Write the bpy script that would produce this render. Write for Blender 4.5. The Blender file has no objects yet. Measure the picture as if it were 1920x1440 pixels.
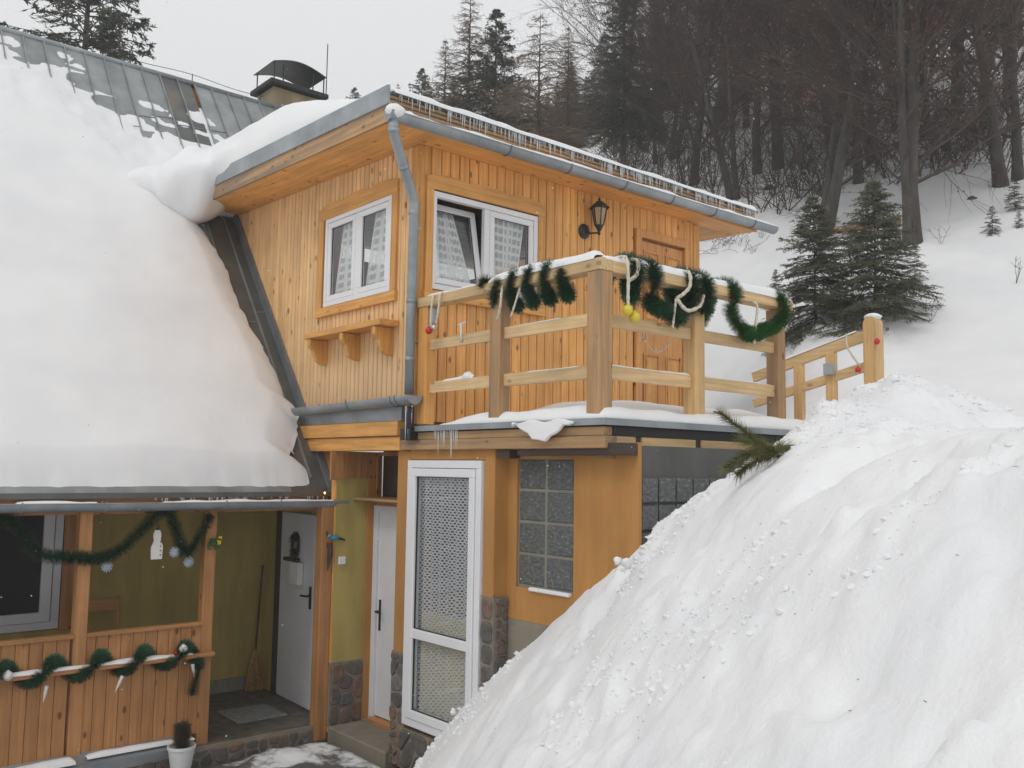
import bpy, bmesh, math, random
import numpy as np
from mathutils import Vector, Matrix
random.seed(11); rng = np.random.default_rng(7)
S = bpy.context.scene; COL = S.collection
R = math.radians
# ---------------------------------------------------------------- camera
F = 1713.0; YAW, PIT, ROL = R(49.5295), R(5.2549), R(.8353)
CAM = np.array([-4.903, -7.152, 2.75])
fw = np.array([math.cos(YAW)*math.cos(PIT), math.sin(YAW)*math.cos(PIT), math.sin(PIT)])
rt = np.array([math.sin(YAW), -math.cos(YAW), 0.]); up = np.cross(rt, fw)
rt, up = rt*math.cos(ROL)+up*math.sin(ROL), -rt*math.sin(ROL)+up*math.cos(ROL)
cd = bpy.data.cameras.new('camera'); cam = bpy.data.objects.new('camera', cd); COL.objects.link(cam)
cd.sensor_width = 36; cd.lens = F/1920*36; cd.clip_start = .05; cd.clip_end = 1000
m = Matrix.Identity(4)
for i in range(3): m[i][0] = rt[i]; m[i][1] = up[i]; m[i][2] = -fw[i]; m[i][3] = CAM[i]
cam.matrix_world = m; S.camera = cam
def ray(px, py): return fw + rt*(px-960)/F - up*(py-720)/F
# ---------------------------------------------------------------- light: overcast winter day
SUN_EL, SUN_AZ = R(48), R(200)          # azimuth of the sun, measured from +x
W = bpy.data.worlds.new('World'); S.world = W; W.use_nodes = True
wn = W.node_tree.nodes; wl = W.node_tree.links; wn.clear()
sky = wn.new('ShaderNodeTexSky'); sky.sky_type = 'NISHITA'; sky.sun_disc = False
sky.sun_elevation = SUN_EL; sky.sun_rotation = R(90)-SUN_AZ; sky.air_density = 1; sky.dust_density = 4
mixs = wn.new('ShaderNodeMixRGB'); mixs.inputs[0].default_value = .93     # thick cloud deck hides the blue
mixs.inputs[2].default_value = (9.6, 9.65, 9.7, 1)
bg = wn.new('ShaderNodeBackground'); bg.inputs[1].default_value = .10
wo = wn.new('ShaderNodeOutputWorld')
wl.new(sky.outputs[0], mixs.inputs[1]); wl.new(mixs.outputs[0], bg.inputs[0]); wl.new(bg.outputs[0], wo.inputs[0])
sd = bpy.data.lights.new('sun', 'SUN'); sd.energy = .66; sd.angle = R(14); sd.color = (1, .97, .93)
sun = bpy.data.objects.new('sun', sd); COL.objects.link(sun)
dv = Vector((math.cos(SUN_AZ)*math.cos(SUN_EL), math.sin(SUN_AZ)*math.cos(SUN_EL), math.sin(SUN_EL)))
sun.rotation_euler = dv.to_track_quat('Z', 'Y').to_euler(); sun.location = (-10, -10, 20)
S.view_settings.view_transform = 'Standard'; S.view_settings.look = 'None'
S.view_settings.exposure = 0.0; S.view_settings.gamma = 1; S.view_settings.use_curve_mapping = False
S.render.engine = 'CYCLES'
try:
    S.cycles.transparent_max_bounces = 24; S.cycles.max_bounces = 8; S.cycles.volume_bounces = 0
except Exception: pass

# ---------------------------------------------------------------- helpers
def tag(o, label=None, cat=None, group=None, kind=None):
    if label: o['label'] = label
    if cat: o['category'] = cat
    if group: o['group'] = group
    if kind: o['kind'] = kind
    return o
def empty(name, loc, label, cat, group=None):
    o = bpy.data.objects.new(name, None); o.location = loc; o.empty_display_size = .1
    COL.objects.link(o); return tag(o, label, cat, group)
def rootloc(p):
    while p is not None and p.parent is not None: p = p.parent
    return np.array(p.location) if p is not None else np.zeros(3)
class B:
    """collects geometry in world coordinates; build() links it as one mesh object"""
    def __init__(s): s.v = []; s.f = []; s.n = 0; s.uv = None
    def add(s, v, f):
        v = np.asarray(v, float).reshape(-1, 3); s.v.append(v)
        s.f += [tuple(int(i)+s.n for i in q) for q in f]; s.n += len(v); return s
    def box(s, x0, x1, y0, y1, z0, z1):
        v = [(x, y, z) for x in (x0, x1) for y in (y0, y1) for z in (z0, z1)]
        return s.add(v, [(0,1,3,2),(4,6,7,5),(0,4,5,1),(2,3,7,6),(0,2,6,4),(1,5,7,3)])
    def obox(s, p, q, w, h, upv=(0,0,1)):
        """bar from p to q, width w (sideways), height h"""
        p = np.array(p, float); q = np.array(q, float); d = q-p; d /= np.linalg.norm(d)
        a = np.cross(d, upv); 
        if np.linalg.norm(a) < 1e-6: a = np.cross(d, (1,0,0))
        a /= np.linalg.norm(a); b = np.cross(a, d)
        v = [e+a*i*w/2+b*j*h/2 for e in (p, q) for i in (-1, 1) for j in (-1, 1)]
        return s.add(v, [(0,1,3,2),(4,6,7,5),(0,4,5,1),(2,3,7,6),(0,2,6,4),(1,5,7,3)])
    def tube(s, pts, rad, k=8, caps=True):
        pts = np.asarray(pts, float); n = len(pts)
        rad = np.full(n, rad) if np.isscalar(rad) else np.asarray(rad, float)
        d = np.gradient(pts, axis=0); d /= np.linalg.norm(d, axis=1)[:, None]+1e-9
        ref = np.array([0, 0, 1.]) if abs(d[0][2]) < .9 else np.array([1., 0, 0])
        a = np.cross(d[0], ref); a /= np.linalg.norm(a); vs = []
        t = np.arange(k)*2*math.pi/k; c = np.cos(t)[:, None]; sn = np.sin(t)[:, None]
        for i in range(n):
            a = a-d[i]*np.dot(a, d[i]); a /= np.linalg.norm(a)+1e-9; b = np.cross(d[i], a)
            vs.append(pts[i]+(c*a+sn*b)*rad[i])
        f = [(i*k+j, i*k+(j+1) % k, (i+1)*k+(j+1) % k, (i+1)*k+j) for i in range(n-1) for j in range(k)]
        if caps: f += [tuple(range(k))[::-1], tuple((n-1)*k+j for j in range(k))]
        return s.add(np.concatenate(vs), f)
    def lathe(s, c, prof, k=20, axis=2):
        t = np.arange(k)*2*math.pi/k; vs = []
        for r_, h in prof:
            q = np.zeros((k, 3)); a, b = [(1, 2), (0, 2), (0, 1)][axis]
            q[:, a] = np.cos(t)*r_; q[:, b] = np.sin(t)*r_; q[:, axis] = h; vs.append(q+np.array(c))
        n = len(prof)
        f = [(i*k+j, i*k+(j+1) % k, (i+1)*k+(j+1) % k, (i+1)*k+j) for i in range(n-1) for j in range(k)]
        f += [tuple(range(k))[::-1], tuple((n-1)*k+j for j in range(k))]
        return s.add(np.concatenate(vs), f)
    def prism(s, poly, d):
        """poly: 3D points of a planar outline, d: extrusion vector"""
        p = np.array(poly, float); n = len(p); v = np.concatenate([p, p+np.array(d, float)])
        return s.add(v, [tuple(range(n))[::-1], tuple(range(n, 2*n))]+[(i, (i+1) % n, n+(i+1) % n, n+i) for i in range(n)])
    def sphere(s, c, r_, k=12, sc=(1,1,1)):
        v = []; f = []; m_ = k//2
        for i in range(m_+1):
            th = math.pi*i/m_
            for j in range(k):
                ph = 2*math.pi*j/k
                v.append((c[0]+r_*sc[0]*math.sin(th)*math.cos(ph), c[1]+r_*sc[1]*math.sin(th)*math.sin(ph), c[2]+r_*sc[2]*math.cos(th)))
        f = [(i*k+j, (i+1)*k+j, (i+1)*k+(j+1) % k, i*k+(j+1) % k) for i in range(m_) for j in range(k)]
        return s.add(v, f)
    def mesh(s, name, off=np.zeros(3)):
        me = bpy.data.meshes.new(name); v = np.concatenate(s.v)-off
        me.from_pydata(v.tolist(), [], s.f); me.update(); return me
    def build(s, name, mat, parent=None, smooth=False, bevel=0, fixn=True, label=None, loc=None):
        off = rootloc(parent) if parent is not None else (np.array(loc, float) if loc is not None else np.zeros(3))
        me = s.mesh(name, off)
        if s.uv is not None:
            ul = me.uv_layers.new(name='UVMap')
            vi = np.zeros(len(me.loops), int); me.loops.foreach_get('vertex_index', vi)
            ul.data.foreach_set('uv', np.asarray(s.uv, float)[vi].ravel())
        if fixn and len(me.polygons) < 4000:
            bm = bmesh.new(); bm.from_mesh(me); bmesh.ops.recalc_face_normals(bm, faces=bm.faces); bm.to_mesh(me); bm.free()
        if mat is not None: me.materials.append(mat)
        if smooth: me.polygons.foreach_set('use_smooth', np.ones(len(me.polygons), bool))
        o = bpy.data.objects.new(name, me); COL.objects.link(o)
        if parent is not None: o.parent = parent
        elif loc is not None: o.location = loc
        if bevel:
            b = o.modifiers.new('bevel', 'BEVEL'); b.width = bevel; b.segments = 1; b.limit_method = 'ANGLE'
        if label: o['label'] = label
        return o
class FR:
    """wall frame: u along the wall, n outward, z up"""
    def __init__(s, kind, base=0.): s.k = kind; s.b = base
    def p(s, u, n, z): return (s.b-n, u, z) if s.k == 'L' else (u, s.b-n, z)
    def box(s, b, u0, u1, n0, n1, z0, z1):
        p, q = s.p(u0, n0, z0), s.p(u1, n1, z1)
        return b.box(min(p[0],q[0]), max(p[0],q[0]), min(p[1],q[1]), max(p[1],q[1]), z0, z1)
    def prism(s, b, uz, n0, n1):
        p0 = [s.p(u, n0, z) for u, z in uz]; a = np.array(s.p(0, n1, 0))-np.array(s.p(0, n0, 0))
        return b.prism(p0, a)
def copy_tree(o, parent=None):
    c = o.copy(); COL.objects.link(c)
    if parent is not None: c.parent = parent
    for ch in list(o.children): copy_tree(ch, c)
    return c
# smooth value noise
def _h(ix, iy, seed):
    n = (ix.astype(np.int64)*374761393+iy.astype(np.int64)*668265263+seed*1274126177) & 0x7fffffff
    n = ((n ^ (n >> 13))*1103515245+12345) & 0x7fffffff
    return ((n ^ (n >> 16)) & 0xffff)/65535.
def vn(x, y, seed=0):
    x = np.asarray(x, float); y = np.asarray(y, float)
    ix = np.floor(x); iy = np.floor(y); fx = x-ix; fy = y-iy
    fx = fx*fx*fx*(fx*(fx*6-15)+10); fy = fy*fy*fy*(fy*(fy*6-15)+10)
    a = _h(ix, iy, seed); b = _h(ix+1, iy, seed); c = _h(ix, iy+1, seed); d = _h(ix+1, iy+1, seed)
    return (a+(b-a)*fx+(c-a)*fy+(a-b-c+d)*fx*fy)*2-1
def fbm(x, y, seed=0, o=4):
    s = 0; a = 1; t = 0
    for i in range(o):
        s = s+a*vn(x*2**i+i*17.3, y*2**i-i*9.1, seed+i); t += a; a *= .5
    return s/t
def sstep(a, b, x): t = np.clip((x-a)/(b-a), 0, 1); return t*t*(3-2*t)
def grid(b, X, Y, Z, keep=None):
    ny, nx = X.shape; idx = np.arange(nx*ny).reshape(ny, nx)
    q = np.stack([idx[:-1, :-1], idx[:-1, 1:], idx[1:, 1:], idx[1:, :-1]], -1).reshape(-1, 4)
    if keep is not None:
        k = (keep[:-1, :-1] | keep[:-1, 1:] | keep[1:, 1:] | keep[1:, :-1]).ravel(); q = q[k]
    b.add(np.stack([X, Y, Z], -1).reshape(-1, 3), q.tolist()); return b

# ---------------------------------------------------------------- materials
def newmat(name):
    m = bpy.data.materials.new(name); m.use_nodes = True; nt = m.node_tree
    return m, nt, nt.nodes['Principled BSDF']
def N(nt, t, **k):
    n = nt.nodes.new(t)
    for a, v in k.items():
        if a.startswith('i_'): n.inputs[a[2:].replace('_', ' ')].default_value = v
        else: setattr(n, a, v)
    return n
def pos(nt, scale=(1,1,1), rnd=0):
    g = N(nt, 'ShaderNodeNewGeometry'); mp = N(nt, 'ShaderNodeVectorMath', operation='MULTIPLY'); mp.inputs[1].default_value = scale
    nt.links.new(g.outputs['Position'], mp.inputs[0]); out = mp.outputs[0]
    if rnd:
        oi = N(nt, 'ShaderNodeObjectInfo'); ml = N(nt, 'ShaderNodeMath', operation='MULTIPLY'); ml.inputs[1].default_value = rnd
        nt.links.new(oi.outputs['Random'], ml.inputs[0])
        ad = N(nt, 'ShaderNodeVectorMath', operation='ADD'); nt.links.new(out, ad.inputs[0]); nt.links.new(ml.outputs[0], ad.inputs[1]); out = ad.outputs[0]
    return out
def ramp(nt, src, stops):
    r_ = N(nt, 'ShaderNodeValToRGB'); e = r_.color_ramp.elements
    while len(e) < len(stops): e.new(.5)
    for i, (p_, c) in enumerate(stops):
        e[i].position = p_; e[i].color = (c if isinstance(c, tuple) else (c, c, c))+(1,)
    nt.links.new(src, r_.inputs[0]); return r_.outputs[0]
def mix(nt, f, a, b, mode='MIX'):
    n = N(nt, 'ShaderNodeMixRGB', blend_type=mode)
    for i, v in enumerate((f, a, b)):
        if hasattr(v, 'links'): nt.links.new(v, n.inputs[i])
        elif i == 0: n.inputs[0].default_value = v
        else: n.inputs[i].default_value = tuple(v)+(1,)
    return n.outputs[0]
def bump(nt, bs, h, strength=.3, dist=.01):
    b = N(nt, 'ShaderNodeBump'); b.inputs['Strength'].default_value = strength; b.inputs['Distance'].default_value = dist
    nt.links.new(h, b.inputs['Height']); nt.links.new(b.outputs[0], bs.inputs['Normal'])
def noise(nt, vec, scale=1, detail=4, rough=.55):
    n = N(nt, 'ShaderNodeTexNoise'); n.inputs['Scale'].default_value = scale; n.inputs['Detail'].default_value = detail
    n.inputs['Roughness'].default_value = rough; nt.links.new(vec, n.inputs['Vector']); return n.outputs['Fac']
def wood(name, base, axis='z', dark=.74, knots=.8, weather=0., rough=.55, var=.12):
    m, nt, bs = newmat(name); ax = 'xyz'.index(axis)
    sc = [34.]*3; sc[ax] = 1.6; grain = noise(nt, pos(nt, tuple(sc), 60), 1, 6, .6)
    b = np.array(base)
    c = ramp(nt, grain, [(.30, tuple(b*dark)), (.47, tuple(b*.92)), (.62, tuple(np.clip(b*1.1, 0, .95)))])
    kc = [9.]*3; kc[ax] = 4.5
    vo = N(nt, 'ShaderNodeTexVoronoi'); vo.inputs['Scale'].default_value = 1; nt.links.new(pos(nt, tuple(kc), 31), vo.inputs['Vector'])
    km = ramp(nt, vo.outputs['Distance'], [(.11, 1.), (.19, 0.)])
    kr = N(nt, 'ShaderNodeSeparateColor'); nt.links.new(vo.outputs['Color'], kr.inputs[0])
    gate = ramp(nt, kr.outputs[0], [(.58, 1.), (.62, 0.)])
    kk = mix(nt, 1, km, gate, 'MULTIPLY'); kk = mix(nt, 1, kk, (knots,)*3, 'MULTIPLY')
    c = mix(nt, kk, c, (b[0]*.22, b[1]*.14, b[2]*.12))
    oi = N(nt, 'ShaderNodeObjectInfo'); vr = ramp(nt, oi.outputs['Random'], [(0, 1-var), (1, 1+var*.35)])
    c = mix(nt, 1, c, vr, 'MULTIPLY')
    lo = noise(nt, pos(nt, (2.2, 2.2, 2.2)), 1, 3); c = mix(nt, 1, c, ramp(nt, lo, [(.3, .86), (.7, 1.06)]), 'MULTIPLY')
    if name == 'pine_boards_pale':
        g_ = N(nt, 'ShaderNodeNewGeometry'); sp_ = N(nt, 'ShaderNodeSeparateXYZ'); nt.links.new(g_.outputs['Position'], sp_.inputs[0])
        mr = N(nt, 'ShaderNodeMapRange'); mr.inputs['From Min'].default_value = 4.7; mr.inputs['From Max'].default_value = 3.3; mr.inputs['To Max'].default_value = .55; nt.links.new(sp_.outputs[2], mr.inputs[0])
        c = mix(nt, mr.outputs[0], c, (.66, .46, .27))     # rain-bleached foot of the boards
    if weather:
        w = noise(nt, pos(nt, tuple(np.array(sc)*.25)), 1, 4); wm = ramp(nt, w, [(.5-.3*weather, 0.), (.75-.2*weather, 1.)])
        c = mix(nt, wm, c, (.17, .135, .10))
    nt.links.new(c, bs.inputs['Base Color']); bs.inputs['Roughness'].default_value = rough
    bump(nt, bs, grain, .25, .004); return m
def plain(name, col, rough=.5, metal=0., nscale=6, var=.12, bumpd=.002):
    m, nt, bs = newmat(name); n = noise(nt, pos(nt, (nscale,)*3), 1, 5)
    c = np.array(col); cc = ramp(nt, n, [(.3, tuple(c*(1-var))), (.7, tuple(np.clip(c*(1+var), 0, 1)))])
    nt.links.new(cc, bs.inputs['Base Color']); bs.inputs['Roughness'].default_value = rough; bs.inputs['Metallic'].default_value = metal
    if bumpd: bump(nt, bs, n, .3, bumpd)
    return m
def snowmat(name, fine=1., dirt=0.):
    m, nt, bs = newmat(name); p1 = pos(nt)
    a = noise(nt, p1, 14, 5, .6); b = noise(nt, p1, 70, 4, .65)
    h = N(nt, 'ShaderNodeMath', operation='MULTIPLY_ADD'); h.inputs[1].default_value = .22
    nt.links.new(b, h.inputs[0]); nt.links.new(a, h.inputs[2])
    bump(nt, bs, h.outputs[0], .5*fine, .018)
    c = mix(nt, ramp(nt, noise(nt, p1, 1.3, 4), [(.35, 0.), (.65, 1.)]), (.80, .81, .825), (.86, .865, .87))
    sp = N(nt, 'ShaderNodeTexVoronoi'); sp.inputs['Scale'].default_value = 7; nt.links.new(p1, sp.inputs['Vector'])
    spm = ramp(nt, sp.outputs['Distance'], [(.03, 1.), (.05, 0.)]); sc = N(nt, 'ShaderNodeSeparateColor'); nt.links.new(sp.outputs['Color'], sc.inputs[0])
    g = ramp(nt, sc.outputs[0], [(.05, 1.), (.06, 0.)]); c = mix(nt, mix(nt, 1, spm, g, 'MULTIPLY'), c, (.25, .21, .17))
    if dirt:
        dn = noise(nt, pos(nt, (1.6, 1.6, 1.6)), 1, 6, .65); dm = ramp(nt, dn, [(.5-dirt*.2, 0.), (.56-dirt*.1, 1.)])
        c = mix(nt, dm, c, (.13, .125, .12))
    nt.links.new(c, bs.inputs['Base Color']); bs.inputs['Roughness'].default_value = .75
    bs.inputs['Specular IOR Level'].default_value = .25
    return m
def metalmat(name, col, rust=0., rough=.45, nscale=3):
    m, nt, bs = newmat(name); c0 = np.array(col)
    n = noise(nt, pos(nt, (nscale, nscale, nscale)), 1, 6, .6)
    c = ramp(nt, n, [(.3, tuple(c0*.72)), (.55, tuple(c0)), (.75, tuple(c0*1.25))])
    oi = N(nt, 'ShaderNodeObjectInfo'); c = mix(nt, 1, c, ramp(nt, oi.outputs['Random'], [(0, .9), (1, 1.06)]), 'MULTIPLY')
    if rust:
        rn = noise(nt, pos(nt, (1.1, 1.1, .5)), 1, 5); c = mix(nt, ramp(nt, rn, [(.62-rust*.2, 0.), (.78-rust*.1, .8)]), c, (.28, .19, .10))
    nt.links.new(c, bs.inputs['Base Color']); bs.inputs['Metallic'].default_value = .35; bs.inputs['Roughness'].default_value = rough
    bump(nt, bs, n, .2, .004); return m
def glassmat(name, tint=(.95, .96, .96), rough=.03):
    m, nt, bs = newmat(name); nt.nodes.remove(bs)
    tr = N(nt, 'ShaderNodeBsdfTransparent'); tr.inputs[0].default_value = tint+(1,)
    gl = N(nt, 'ShaderNodeBsdfGlossy'); gl.inputs['Roughness'].default_value = rough
    lw = N(nt, 'ShaderNodeLayerWeight'); lw.inputs['Blend'].default_value = .5
    pw_ = N(nt, 'ShaderNodeMath', operation='POWER'); pw_.inputs[1].default_value = 4; nt.links.new(lw.outputs['Facing'], pw_.inputs[0])
    ma = N(nt, 'ShaderNodeMath', operation='MULTIPLY_ADD'); ma.inputs[1].default_value = .8; ma.inputs[2].default_value = .06; nt.links.new(pw_.outputs[0], ma.inputs[0])
    mx = N(nt, 'ShaderNodeMixShader'); nt.links.new(ma.outputs[0], mx.inputs[0]); nt.links.new(tr.outputs[0], mx.inputs[1]); nt.links.new(gl.outputs[0], mx.inputs[2])
    nt.links.new(mx.outputs[0], nt.nodes['Material Output'].inputs[0]); return m
def netmat(name, nx, ny, gap=.72, col=(.78, .79, .8), lace=False, body=.35):
    """white net curtain; UV space; dense lattice with sheer squares"""
    m, nt, bs = newmat(name); bs.inputs['Base Color'].default_value = col+(1,); bs.inputs['Roughness'].default_value = .9
    uv = N(nt, 'ShaderNodeUVMap'); sep = N(nt, 'ShaderNodeSeparateXYZ'); nt.links.new(uv.outputs[0], sep.inputs[0])
    def cell(o, k, off=None):
        a = N(nt, 'ShaderNodeMath', operation='MULTIPLY'); a.inputs[1].default_value = k; nt.links.new(o, a.inputs[0])
        src = a.outputs[0]
        if off is not None:
            b = N(nt, 'ShaderNodeMath', operation='ADD'); nt.links.new(src, b.inputs[0]); nt.links.new(off, b.inputs[1]); src = b.outputs[0]
        fr = N(nt, 'ShaderNodeMath', operation='FRACT'); nt.links.new(src, fr.inputs[0]); return a.outputs[0], fr.outputs[0]
    ay, fy = cell(sep.outputs[1], ny)
    off = None
    if lace:
        fl = N(nt, 'ShaderNodeMath', operation='FLOOR'); nt.links.new(ay, fl.inputs[0])
        hf = N(nt, 'ShaderNodeMath', operation='MULTIPLY'); hf.inputs[1].default_value = .5; nt.links.new(fl.outputs[0], hf.inputs[0]); off = hf.outputs[0]
    ax_, fx = cell(sep.outputs[0], nx, off)
    outs = []
    for f_ in (fx, fy):
        s1 = N(nt, 'ShaderNodeMath', operation='SUBTRACT'); s1.inputs[1].default_value = .5; nt.links.new(f_, s1.inputs[0])
        ab = N(nt, 'ShaderNodeMath', operation='ABSOLUTE'); nt.links.new(s1.outputs[0], ab.inputs[0])
        lt = N(nt, 'ShaderNodeMath', operation='LESS_THAN'); lt.inputs[1].default_value = gap/2; nt.links.new(ab.outputs[0], lt.inputs[0]); outs.append(lt.outputs[0])
    mu = N(nt, 'ShaderNodeMath', operation='MULTIPLY'); nt.links.new(outs[0], mu.inputs[0]); nt.links.new(outs[1], mu.inputs[1])
    al = N(nt, 'ShaderNodeMapRange'); al.inputs['To Min'].default_value = .88; al.inputs['To Max'].default_value = body; nt.links.new(mu.outputs[0], al.inputs[0])
    nt.links.new(al.outputs[0], bs.inputs['Alpha']); return m
def stonemat(name):
    m, nt, bs = newmat(name); oi = N(nt, 'ShaderNodeObjectInfo')
    c = ramp(nt, oi.outputs['Random'], [(0, (.10, .095, .09)), (.35, (.16, .13, .11)), (.6, (.22, .13, .09)), (.8, (.12, .12, .12)), (1, (.19, .17, .15))])
    n = noise(nt, pos(nt, (14, 14, 14), 20), 1, 6, .65); c = mix(nt, 1, c, ramp(nt, n, [(.3, .55), (.7, 1.25)]), 'MULTIPLY')
    nt.links.new(c, bs.inputs['Base Color']); bs.inputs['Roughness'].default_value = .8; bump(nt, bs, n, .6, .012); return m
def plaster(name, col, stain=.2):
    m, nt, bs = newmat(name); c0 = np.array(col)
    n = noise(nt, pos(nt, (2.2, 2.2, 1.1)), 1, 5); f = noise(nt, pos(nt, (60, 60, 60)), 1, 4)
    c = ramp(nt, n, [(.3, tuple(c0*(1-stain))), (.65, tuple(c0*1.05))])
    st = noise(nt, pos(nt, (7, 7, 1.2)), 1, 4); c = mix(nt, 1, c, ramp(nt, st, [(.3, .86), (.6, 1.)]), 'MULTIPLY')
    nt.links.new(c, bs.inputs['Base Color']); bs.inputs['Roughness'].default_value = .85; bump(nt, bs, f, .35, .004); return m
def barkmat(name, col, k=9, red=0):
    m, nt, bs = newmat(name); n = noise(nt, pos(nt, (k, k, k*.3)), 1, 6, .6); c0 = np.array(col)
    c = ramp(nt, n, [(.3, tuple(c0*.5)), (.55, tuple(c0)), (.75, tuple(c0*1.5))])
    nt.links.new(c, bs.inputs['Base Color']); bs.inputs['Roughness'].default_value = .9; bump(nt, bs, n, .5, .02); return m
def leafmat(name, cols, rough=.7):
    m, nt, bs = newmat(name); n = noise(nt, pos(nt, (5, 5, 5)), 1, 5, .7)
    c = ramp(nt, n, [(.25+.5*i/(len(cols)-1), tuple(q)) for i, q in enumerate(cols)])
    nt.links.new(c, bs.inputs['Base Color']); bs.inputs['Roughness'].default_value = rough; return m
WB = (.86, .43, .125)
M = dict(
 wz=wood('pine_boards_upright', WB, 'z'), wzL=wood('pine_boards_pale', (.88, .55, .255), 'z', var=.14), wx=wood('pine_lengthways_x', WB, 'x'), wy=wood('pine_lengthways_y', WB, 'y'),
 trim=wood('oiled_pine_trim_z', (.74, .365, .095), 'z', knots=.4), trimx=wood('oiled_pine_trim_x', (.74, .365, .095), 'x', knots=.4), trimy=wood('oiled_pine_trim_y', (.74, .365, .095), 'y', knots=.4),
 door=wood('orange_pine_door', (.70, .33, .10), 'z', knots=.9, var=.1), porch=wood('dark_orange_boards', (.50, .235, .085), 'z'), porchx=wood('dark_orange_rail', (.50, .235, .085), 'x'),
 postb=wood('weathered_post', (.46, .27, .125), 'z', weather=.08, var=.1), postp=wood('pale_post', (.72, .46, .20), 'z', knots=.5),
 railx=wood('rail_pine_x', (.70, .48, .24), 'x', knots=.5), raily=wood('rail_pine_y', (.70, .49, .25), 'y', knots=.5),
 beam=wood('aged_beam_y', (.50, .30, .14), 'y', weather=.2), beamx=wood('aged_beam_x', (.50, .30, .14), 'x', weather=.2),
 darkbeam=wood('dark_stained_beam', (.07, .045, .035), 'y', var=.1),
 snow=snowmat('snow'), snowroof=snowmat('smooth_roof_snow', .35), slush=snowmat('trampled_snow_and_wet_ground', 1.3, .25),
 zinc=metalmat('galvanised_gutter', (.33, .36, .38)), roofm=metalmat('weathered_roof_sheet', (.30, .32, .32), rust=0.), roofd=metalmat('dark_wet_roof_sheet', (.13, .135, .13), rust=.08), flash=metalmat('grey_flashing', (.20, .22, .235), rough=.4),
 white=plain('white_window_plastic', (.78, .79, .81), .3, 0, 3, .03, 0), whited=plain('white_painted_door', (.72, .73, .76), .35, 0, 3, .05, 0),
 black=plain('black_painted_iron', (.015, .016, .018), .45), glass=glassmat('window_glass'), lampglass=plain('amber_lamp_glass', (.42, .30, .16), .25),
 groove=plain('brown_board_backing', (.26, .10, .03), .9),
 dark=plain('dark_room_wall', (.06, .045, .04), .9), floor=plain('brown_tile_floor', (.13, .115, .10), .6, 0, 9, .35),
 orange=plaster('orange_plaster', (.50, .245, .07)), green=plaster('yellow_green_plaster', (.47, .365, .115)), mortar=plaster('grey_mortar', (.26, .23, .18)),
 concrete=plaster('dark_concrete', (.12, .12, .115)), plinth=plaster('grey_plinth_render', (.27, .25, .20)), stone=stonemat('field_stone'),
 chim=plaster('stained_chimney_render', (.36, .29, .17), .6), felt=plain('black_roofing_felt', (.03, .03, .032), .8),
 net=netmat('square_net_curtain', 7, 9, .60, body=.5, col=(.9, .9, .91)), lace=netmat('lace_curtain', 36, 92, .56, lace=True, body=.16, col=(.72, .72, .74)),
 yellow=plain('yellow_cloth', (.78, .66, .10), .9), red=plain('red_glossy_bauble', (.55, .02, .02), .12), gold=plain('yellow_bauble', (.65, .52, .04), .15), silver=plain('silver_bauble', (.6, .6, .62), .1, .9),
 rope=plain('cream_yarn', (.62, .57, .46), .95, 0, 60, .25), tinsel=leafmat('green_tinsel', [(.010, .04, .02), (.025, .09, .04), (.06, .15, .075)], .35), tinselb=leafmat('bright_green_tinsel', [(.012, .06, .015), (.03, .13, .03), (.06, .2, .06)], .35),
 bird=plain('blue_bird_paint', (.05, .25, .38), .5), bluew=plain('pale_blue_ornament', (.42, .5, .62), .5), straw=plain('broom_straw', (.36, .2, .07), .9, 0, 40, .4),
 yspruce=leafmat('young_spruce_needles', [(.045, .053, .032), (.10, .108, .058), (.17, .175, .10)]),
 spruce=leafmat('spruce_needles', [(.022, .030, .018), (.045, .055, .028), (.075, .08, .04)]), pine=leafmat('pine_needles', [(.07, .085, .03), (.16, .17, .06), (.24, .22, .09)]),
 dryleaf=leafmat('dry_beech_leaves', [(.09, .036, .022), (.16, .058, .028), (.25, .095, .035)]), twig=leafmat('brown_twigs', [(.040, .028, .023), (.062, .042, .034), (.09, .06, .045)]),
 bark=barkmat('grey_beech_bark', (.075, .065, .058)), barkd=barkmat('dark_spruce_bark', (.06, .048, .04)), larch=leafmat('larch_twigs', [(.10, .07, .045), (.16, .11, .07), (.2, .14, .09)]),
 greyp=plain('grey_plastic', (.36, .40, .43), .5), paper=plain('white_paper', (.7, .7, .68), .8), pot=plain('white_flower_pot', (.74, .75, .76), .4), soil=plain('brown_dry_foliage', (.10, .075, .04), .9),
 mat=plain('doormat', (.25, .26, .25), .95, 0, 30, .3), log=wood('broken_log', (.45, .27, .13), 'x', weather=.3),
)
def gblock():
    m, nt, bs = newmat('textured_glass_block'); n = noise(nt, pos(nt, (28, 28, 45), 9), 1, 5, .7)
    nt.links.new(ramp(nt, n, [(.35, (.07, .08, .08)), (.6, (.15, .165, .165)), (.72, (.38, .40, .40))]), bs.inputs['Base Color'])
    bs.inputs['Roughness'].default_value = .18; bump(nt, bs, n, .8, .02); return m
M['gb'] = gblock()
def icemat():
    m, nt, bs = newmat('ice'); bs.inputs['Base Color'].default_value = (.85, .9, .93, 1); bs.inputs['Roughness'].default_value = .08
    bs.inputs['Alpha'].default_value = .6; return m
M['ice'] = icemat()

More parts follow.
